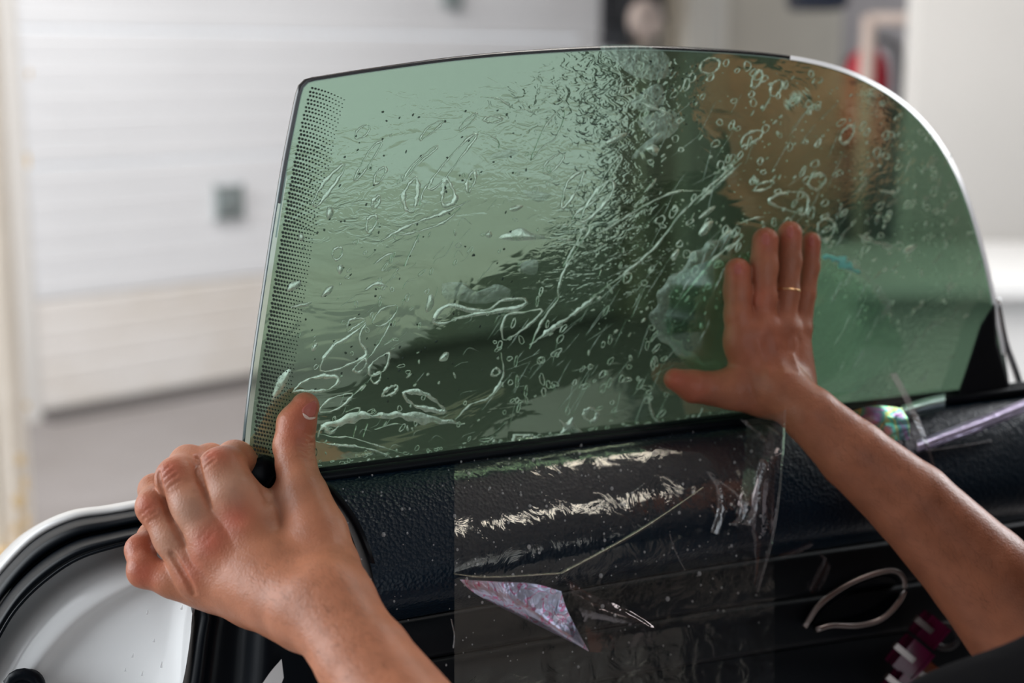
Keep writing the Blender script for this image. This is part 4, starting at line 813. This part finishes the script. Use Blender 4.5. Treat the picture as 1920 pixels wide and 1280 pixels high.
cl += [cr(495, 924, 505, 935, .002, .0018, LB0), cr(505, 935, 500, 944, .002, .001, LB0)]
# joint wrinkles on middle, ring and index fingers
for (x0, y0, x1, y1) in [(300, 892, 318, 872), (303, 900, 326, 880), (308, 908, 332, 888), (316, 914, 338, 900), (262, 966, 284, 950), (268, 974, 292, 958), (278, 978, 298, 968), (376, 862, 394, 846), (378, 870, 398, 856), (384, 878, 402, 862)]:
    cl.append(cr(x0, y0, x1, y1, .0009, .0006, LB0))
for (x0, y0, x1, y1) in [(375, 1010, 396, 985), (384, 1018, 400, 996), (250, 1045, 262, 1042)]: cl.append(cr(x0, y0, x1, y1, .0012, .0002, LB0))
for path in ([(369, 858), (374, 885), (382, 915), (394, 948)], [(296, 888), (301, 915), (312, 948), (328, 985), (346, 1020)], [(322, 1040), (336, 1062), (352, 1090), (362, 1112)]):
    q_ = smooth_poly(path, 9)
    for i_ in range(8): cl.append(cr(*q_[i_], *q_[i_ + 1], .0016, .0052 * (1 - i_ / 11), LB0))
LB = Body(LB0.fi, LB0.ma, LB0.kf, LB0.km, LB0.kp, cl)
# ---- right hand pressed flat on the film
def g_(px, off): return float((on_glass(px, 600, off) - CAM) @ FW)
def gp(x, y, r, lift=.002):
    c = on_glass(x, y, 0); d = (c - CAM) @ FW; rr = r * d / F; c = on_glass(x, y, rr + lift); return (x, y, float((c - CAM) @ FW), r)
RH_index = Chain([gp(1388, 650, 28, .012), gp(1384, 590, 25.5, .010), gp(1383, 545, 25.5, .005), (*gp(1383, 508, 25, .0025),)], .004)
RH_middle = Chain([gp(1427, 620, 27, .014), gp(1431, 560, 25, .012), gp(1432, 500, 26, .006), gp(1435, 451, 25, .0025)], .004)
RH_ring = Chain([gp(1466, 610, 27, .014), gp(1475, 550, 23, .012), gp(1479, 490, 23, .006), gp(1481, 437, 23, .0025)], .004)
RH_pinkie = Chain([gp(1498, 612, 24, .012), gp(1510, 550, 19, .009), gp(1518, 500, 18.5, .005), gp(1521, 453, 18, .0025)], .003)
RH_thumb = Chain([gp(1380, 730, 36, .012), gp(1335, 728, 30, .006), gp(1300, 724, 29, .004), gp(1265, 711, 21, .0022)], .005)
RH_palm = [Chain([gp(1388, 640, 30, .012), gp(1435, 728, 42, .012)], .01), Chain([gp(1425, 620, 29, .016), gp(1455, 725, 42, .014)], .01), Chain([gp(1466, 620, 28, .016), gp(1475, 720, 40, .014)], .01), Chain([gp(1494, 622, 25, .013), gp(1490, 715, 38, .012)], .01),
           Chain([gp(1372, 730, 36, .01), gp(1440, 735, 40, .012)], .01), Chain([(1468, 730, 1.005, 44), (1520, 778, 1.0, 53), (1600, 852, .995, 66), (1710, 945, .99, 80), (1840, 1078, .985, 98), (2010, 1310, .985, 112)], .003)]
RB0 = Body([RH_index, RH_middle, RH_ring, RH_pinkie, RH_thumb], RH_palm, kf=.0006, km=.006)
cr2 = []
for (a, b) in [((1440, 640), (1462, 690)), ((1478, 640), (1486, 690)), ((1408, 640), (1432, 690)), ((1398, 690), (1408, 740)), ((1500, 640), (1500, 680))]: cr2.append(cr(*a, *b, .0035, .0007, RB0))
for (a, b) in [((1452, 640), (1472, 700)), ((1490, 640), (1494, 690)), ((1420, 640), (1440, 700)), ((1484, 668), (1488, 678))]: cr2.append(cr(*a, *b, .0030, -.0009, RB0))
cr2.append((P(1484, 674, .99), P(1486, 678, .99), .004, -.001))
RB = Body(RB0.fi, RB0.ma, RB0.kf, RB0.km, RB0.kp, cr2)

# ---- skin
sk = bpy.data.materials.new('skin'); sk.use_nodes = True; nt = sk.node_tree; b = nt.nodes['Principled BSDF']
at = nt.nodes.new('ShaderNodeAttribute'); at.attribute_name = 'Col'
tc = nt.nodes.new('ShaderNodeTexCoord'); n1 = nt.nodes.new('ShaderNodeTexNoise'); n1.inputs['Scale'].default_value = 55; n1.inputs['Detail'].default_value = 6; nt.links.new(tc.outputs['Object'], n1.inputs['Vector'])
rr = nt.nodes.new('ShaderNodeMapRange'); rr.inputs['From Min'].default_value = .3; rr.inputs['From Max'].default_value = .7; rr.inputs['To Min'].default_value = .84; rr.inputs['To Max'].default_value = 1.12; nt.links.new(n1.outputs['Fac'], rr.inputs['Value'])
mm_ = nt.nodes.new('ShaderNodeVectorMath'); mm_.operation = 'MULTIPLY'; nt.links.new(at.outputs['Color'], mm_.inputs[0]); nt.links.new(rr.outputs[0], mm_.inputs[1]); nt.links.new(mm_.outputs[0], b.inputs['Base Color'])
b.inputs['Roughness'].default_value = .41; b.inputs['Subsurface Weight'].default_value = .12; b.inputs['Subsurface Radius'].default_value = (1, .35, .2); b.inputs['Subsurface Scale'].default_value = .006; b.inputs['Specular IOR Level'].default_value = .32
v1 = nt.nodes.new('ShaderNodeTexVoronoi'); v1.inputs['Scale'].default_value = 700; n2 = nt.nodes.new('ShaderNodeTexNoise'); n2.inputs['Scale'].default_value = 260; n2.inputs['Detail'].default_value = 5
for q in (v1, n2): nt.links.new(tc.outputs['Object'], q.inputs['Vector'])
b1 = nt.nodes.new('ShaderNodeBump'); b1.inputs['Distance'].default_value = .0004; b1.inputs['Strength'].default_value = .35; nt.links.new(v1.outputs['Distance'], b1.inputs['Height'])
b2 = nt.nodes.new('ShaderNodeBump'); b2.inputs['Distance'].default_value = .0007; b2.inputs['Strength'].default_value = .4; nt.links.new(n2.outputs['Fac'], b2.inputs['Height']); nt.links.new(b1.outputs[0], b2.inputs['Normal']); nt.links.new(b2.outputs[0], b.inputs['Normal'])
M['skin'] = sk
SKIN = np.array([0.455, 0.180, 0.098]); RED = np.array([0.50, 0.115, 0.07]); PALE = np.array([.60, .36, .26])
def skin_cols(V, spots, base):
    c = np.tile(base, (len(V), 1))
    for p, r, w, col in spots:
        k = w * np.exp(-((V - p) ** 2).sum(1) / r ** 2); c = c * (1 - k[:, None]) + col * k[:, None]
    return c
spL = [(march(LB0, x, y), r, w, col) for x, y, r, w, col in [(440, 970, .010, .6, RED), (392, 1012, .011, .65, RED), (355, 1070, .011, .4, RED), (318, 880, .009, .55, RED), (275, 948, .008, .55, RED), (268, 1075, .010, .6, RED), (255, 1020, .012, .4, RED), (575, 770, .012, .5, RED), (560, 815, .012, .35, RED), (420, 850, .009, .35, RED),
       (345, 960, .014, .5, PALE), (425, 910, .012, .45, PALE), (305, 1020, .010, .4, PALE), (520, 930, .012, .3, PALE), (395, 850, .006, .5, RED)]]
spR = [(march(RB0, x, y), r, w, col) for x, y, r, w, col in [(1384, 500, .010, .7, RED), (1434, 445, .010, .7, RED), (1481, 430, .010, .7, RED), (1521, 450, .010, .7, RED), (1262, 710, .014, .7, RED), (1300, 735, .012, .4, RED), (1428, 555, .010, .35, RED), (1440, 640, .03, .25, RED)]]
VL, FL = surface(LB, .00105); VR, FR = surface(RB, .0018)
# ---- torso, neck, head, upper arms of the stooping installer (out of the picture at the right, mirrored in the glass)
sl = np.array([.42, .66, .95]); sr = np.array([.68, .93, 1.0]); el = P(1150, 1850, .69); er = P(2010, 1310, .985)
neck = (sl + sr) / 2 + np.array([.02, -.01, .03]); hip = np.array([1.08, .60, .74]); head = np.array([.56, .88, 1.19])
torso = Body([], [Chain([(*sl, .055), (*((sl + el) / 2), .050), (*el, .040)], .02, True), Chain([(*sr, .055), (*((sr + er) / 2), .050), (*er, .040)], .004, True),
    Chain([(*sl, .062), (*neck, .075), (*sr, .062)], .03, True), Chain([(*neck, .10), (*(neck * .55 + hip * .45), .13), (*hip, .135)], .04, True), Chain([(*(neck + np.array([.05, .0, -.06])), .13), (*(neck * .5 + hip * .5), .13)], .04, True),
    Chain([(*neck, .055), (*(head - np.array([0, .01, .08])), .052)], .02, True), Chain([(*(head + np.array([.008, -.015, .022])), .088), (*(head + np.array([-.028, .028, -.035])), .066), (*(head + np.array([-.052, .052, -.075])), .035)], .03, True), ], kp=.035)
FH = np.array([-.707, .707, 0]); LH_ = np.array([.707, .707, 0])
def on_head(lat, z, side=False):
    p = head + (LH_ * lat * 9 + FH * -.01 if side else FH * .2 + LH_ * lat) + np.array([0, 0, z]); st = -LH_ * np.sign(lat) if side else -FH
    for _ in range(400):
        if torso.f(p[None])[0] < 0: break
        p = p + st * .001
    return p
n0, n1 = on_head(0, .0), on_head(0, -.034)
torso.fi = [Chain([(*(n0 - FH * .002), .007), (*(n1 + FH * .010), .010)], .005, True), Chain([(*(n1 + LH_ * .010), .008), (*(n1 - LH_ * .010), .008)], .005, True)]; torso.km = .008
VT, FT = surface(torso, .006)
V = np.vstack([VL, VR, VT]); Fc = np.vstack([FL, FR + len(VL), FT + len(VL) + len(VR)])
spL = [(p_, r_, min(1, w_ * 1.25), c_) for p_, r_, w_, c_ in spL]
cols = np.vstack([skin_cols(VL, spL, SKIN), skin_cols(VR, spR, SKIN * np.array([.86, .80, .80])), np.tile(SKIN, (len(VT), 1))])  # right arm gets a darker skin colour that paints in its shade
person = empty('person', (hip[0], hip[1], 0), 'person in a black shirt stooping at the door, both hands on the window glass', 'person')
me = bpy.data.meshes.new('body'); me.vertices.add(len(V)); me.vertices.foreach_set('co', V.ravel()); me.loops.add(Fc.size); me.loops.foreach_set('vertex_index', Fc.ravel().astype(np.int32))
me.polygons.add(len(Fc)); me.polygons.foreach_set('loop_start', np.arange(0, Fc.size, 4, dtype=np.int32)); me.polygons.foreach_set('loop_total', np.full(len(Fc), 4, np.int32)); me.update(calc_edges=True); me.validate()
me.polygons.foreach_set('use_smooth', [True] * len(me.polygons)); ca = me.color_attributes.new('Col', 'FLOAT_COLOR', 'POINT'); ca.data.foreach_set('color', np.hstack([cols, np.ones((len(cols), 1))]).ravel().astype(np.float32)); me.materials.append(sk)
bo = bpy.data.objects.new('body', me); C.objects.link(bo); adopt(bo, person)
def sdf_obj(name, chains, h, m, kp=.03):
    v, f = surface(Body([], chains, kp=kp), h); return adopt(mesh(name, v, f, m), person)
M['shirt'] = mat('black_shirt', (0.004, 0.004, 0.005), .95, spec=.08, bump=.4, bscale=90); M['jeans'] = mat('dark_trousers', (0.02, 0.025, 0.04), .9); M['hair'] = mat('dark_hair', (0.02, .014, .01), .5, bump=.5, bscale=200); M['shoe'] = mat('black_shoe', (.01, .01, .01), .5)
ler, let_ = P(1985, 1275, .985), P(1985, 1560, .70)
o_ = .013
sdf_obj('shirt', [Chain([(*sl, .055 + o_), (*((sl + el) / 2), .050 + o_), (*(el * .62 + sl * .38), .046 + o_)], .02, True), Chain([(*sr, .055 + o_), (*((sr + er) / 2), .050 + o_), (*er, .056), (*P(2006, 1306, .985), .054)], .02, True),
    Chain([(*sl, .062 + o_), (*neck, .075 + o_), (*sr, .062 + o_)], .03, True), Chain([(*neck, .10 + o_), (*(neck * .55 + hip * .45), .13 + o_), (*hip, .135 + o_)], .04, True), Chain([(*(neck + np.array([.05, .0, -.06])), .13 + o_), (*(neck * .5 + hip * .5), .13 + o_)], .04, True)], .006, M['shirt'], kp=.035)
hs_ = np.array([.707, .707, 0]) * .085
for s in (-1, 1):
    h0 = hip + hs_ * s + np.array([.02, -.02, -.04]); kn_ = h0 + np.array([-.10, .10, -.30]) + hs_ * s * .3; an = np.array([h0[0] + .02, h0[1] - .02, .09]) + hs_ * s * .3
    sdf_obj('trouser_leg', [Chain([(*hip, .13), (*h0, .10), (*kn_, .068), (*an, .055)], .03, True)], .009, M['jeans'])
    sdf_obj('shoe', [Chain([(an[0], an[1], .055, .045), (an[0] - .07, an[1] + .07, .038, .037), (an[0] - .12, an[1] + .12, .03, .029)], .02, True)], .006, M['shoe'])
sdf_obj('hair', [Chain([(*(head + np.array([.026, -.036, .034])), .090), (*(head + np.array([.0, -.006, .062])), .078)], .004, True), Chain([(*(head + np.array([.034, -.034, -.02])), .080), (*(head + np.array([.03, -.03, .03])), .090)], .004, True), Chain([(*(head + np.array([-.034, .030, .074])), .040), (*(head + np.array([.0, .0, .066])), .066)], .004, True)], .004, M['hair'], kp=.012)
M['ear'] = mat('ear_skin', tuple(SKIN), .45); M['lips'] = mat('lips', (.35, .10, .08), .4); M['iris'] = mat('dark_iris', (.03, .015, .01), .15)
for s in (-1, 1):
    e_ = on_head(.032 * s, .004) - FH * .0085
    ey = adopt(lathe('eye', [(0, .010), (.006, .008), (.010, .003), (.010, -.004), (0, -.010)], e_, M['bright_white'], None, 14, FH), person)
    adopt(lathe('iris', [(0, .0112), (.003, .0108), (.005, .009), (.005, .006)], e_, M['iris'], None, 12, FH), ey)
    adopt(tube('eyebrow', [on_head(s * t, z) for t, z in ((.016, .020), (.032, .026), (.048, .020))], [.002, .003, .0015], M['hair'], None, 8), person)
    r_e = on_head(.01 * s, -.012, True); b_e = np.array([.707, -.707, 0])
    adopt(tube('ear', [r_e + np.array([0, 0, -.028]), r_e + b_e * .006 + LH_ * s * .004 + np.array([0, 0, -.012]), r_e + b_e * .016 + LH_ * s * .010 + np.array([0, 0, .012]), r_e + b_e * .008 + LH_ * s * .010 + np.array([0, 0, .028]), r_e - b_e * .006 + np.array([0, 0, .018]), r_e + np.array([0, 0, -.004])], [.006, .006, .006, .006, .005, .005], M['ear'], None, 8, n=16), person)
adopt(tube('lips', [on_head(t, z) for t, z in ((-.024, -.064), (-.012, -.061), (0, -.062), (.012, -.061), (.024, -.064))], [.0015, .005, .006, .005, .0015], M['lips'], None, 8), person)
# ---- nails laid on the finger surfaces
M['nail'] = mat('fingernail', (0.46, 0.13, 0.10), .35, spec=.35); M['nail_white'] = mat('nail_edge', (0.72, .52, .44), .3)
def nail(body, outl, name, m, lift=.0003, parent=None):
    q = smooth_poly(outl, 26, True); c = q.mean(0); V = []; 
    for t in (0, .35, .7, .9, 1.0):
        for p in q:
            w = c + (p - c) * t; s_ = march(body, *w); g = body.grad(s_[None])[0]; g /= np.linalg.norm(g); V.append(s_ + g * (lift if t < 1 else -.0004))
    Fc = [(i * 26 + j, i * 26 + (j + 1) % 26, (i + 1) * 26 + (j + 1) % 26, (i + 1) * 26 + j) for i in range(4) for j in range(26)]
    return adopt(mesh(name, V, Fc, m), parent or bo)
nail(LB0, [(584, 752), (593, 750), (595, 760), (592, 776), (586, 783), (575, 783), (567, 775), (566, 767), (573, 759)], 'thumbnail', M['nail'], .0005)
nail(LB0, [(567, 774), (574, 782), (584, 785), (592, 781), (590, 785), (580, 787), (571, 783)], 'nail_fold', M['nail_white'], .0007)
for pts in ([(1378, 494), (1386, 492), (1391, 502), (1388, 514), (1379, 514), (1375, 503)], [(1430, 437), (1439, 436), (1444, 447), (1441, 459), (1431, 459), (1427, 448)], [(1477, 423), (1485, 423), (1489, 433), (1486, 446), (1478, 446), (1474, 434)], [(1517, 442), (1523, 441), (1527, 450), (1525, 461), (1518, 461), (1515, 451)]):
    nail(RB0, pts, 'fingernail', M['nail'], .0001)
# ---- fine forearm hair
M['armhair'] = mat('brown_arm_hair', (.10, .045, .02), .5)
Vh, Fh = [], []
def hairs(body, n, poly, dirv, ln):
    poly = np.array(poly, float); k = 0
    while k < n:
        w = RNG.uniform(poly.min(0), poly.max(0)); ins = False
        for (x0, y0), (x1, y1) in zip(poly, np.roll(poly, -1, 0)):
            if (y0 > w[1]) != (y1 > w[1]) and w[0] < x0 + (w[1] - y0) * (x1 - x0) / (y1 - y0): ins = not ins
        if not ins: continue
        p = march(body, *w); k += 1
        if abs(body.f(p[None])[0]) > .001: continue
        g = body.grad(p[None])[0]; g /= np.linalg.norm(g); d = np.array(dirv, float) + RNG.normal(0, .35, 3); d -= g * (d @ g); d /= np.linalg.norm(d) + 1e-9; L = ln * RNG.uniform(.5, 1.1); s = np.cross(g, d) * .00004; b0 = len(Vh)
        a = p - g * .0003; m_ = p + d * L * .5 + g * L * .18; e = p + d * L + g * L * .12
        Vh.extend([a - s, a + s, m_ - s, m_ + s, e]); Fh.extend([(b0, b0 + 1, b0 + 3, b0 + 2), (b0 + 2, b0 + 3, b0 + 4)])
hairs(LB0, 420, [(450, 1110), (540, 1185), (600, 1278), (770, 1278), (690, 1130), (640, 1020), (480, 1050)], RT * -.6 + UPV * .5, .008)
hairs(RB0, 500, [(1540, 740), (1560, 880), (1700, 1020), (1860, 1200), (1915, 1010), (1780, 900), (1640, 800)], RT * -.5 + UPV * .7, .010)
ho_ = adopt(mesh('arm_hair', Vh, Fh, M['armhair']), person); ho_['kind'] = 'stuff'
# ---- gold ring on the right ring finger
M['gold'] = mat('gold', (.9, .55, .28), .18, 1.0)
ca0 = P(*gp(1476, 546, 23, .012)[:3]); ax_ = P(*gp(1479, 490, 23, .006)[:3]) - ca0; ax_ /= np.linalg.norm(ax_); u_ = np.cross(ax_, FW); u_ /= np.linalg.norm(u_); v_ = np.cross(ax_, u_)
rg = tube('gold_ring', [ca0 + .0094 * (u_ * math.cos(a) + v_ * math.sin(a)) for a in np.linspace(0, 2 * math.pi, 28, endpoint=False)], .0009, M['gold'], None, 8, True)
tag(rg, 'thin gold ring on the ring finger of the hand pressed on the film', 'ring')
print('verts', len(VL), len(VR), len(VT))
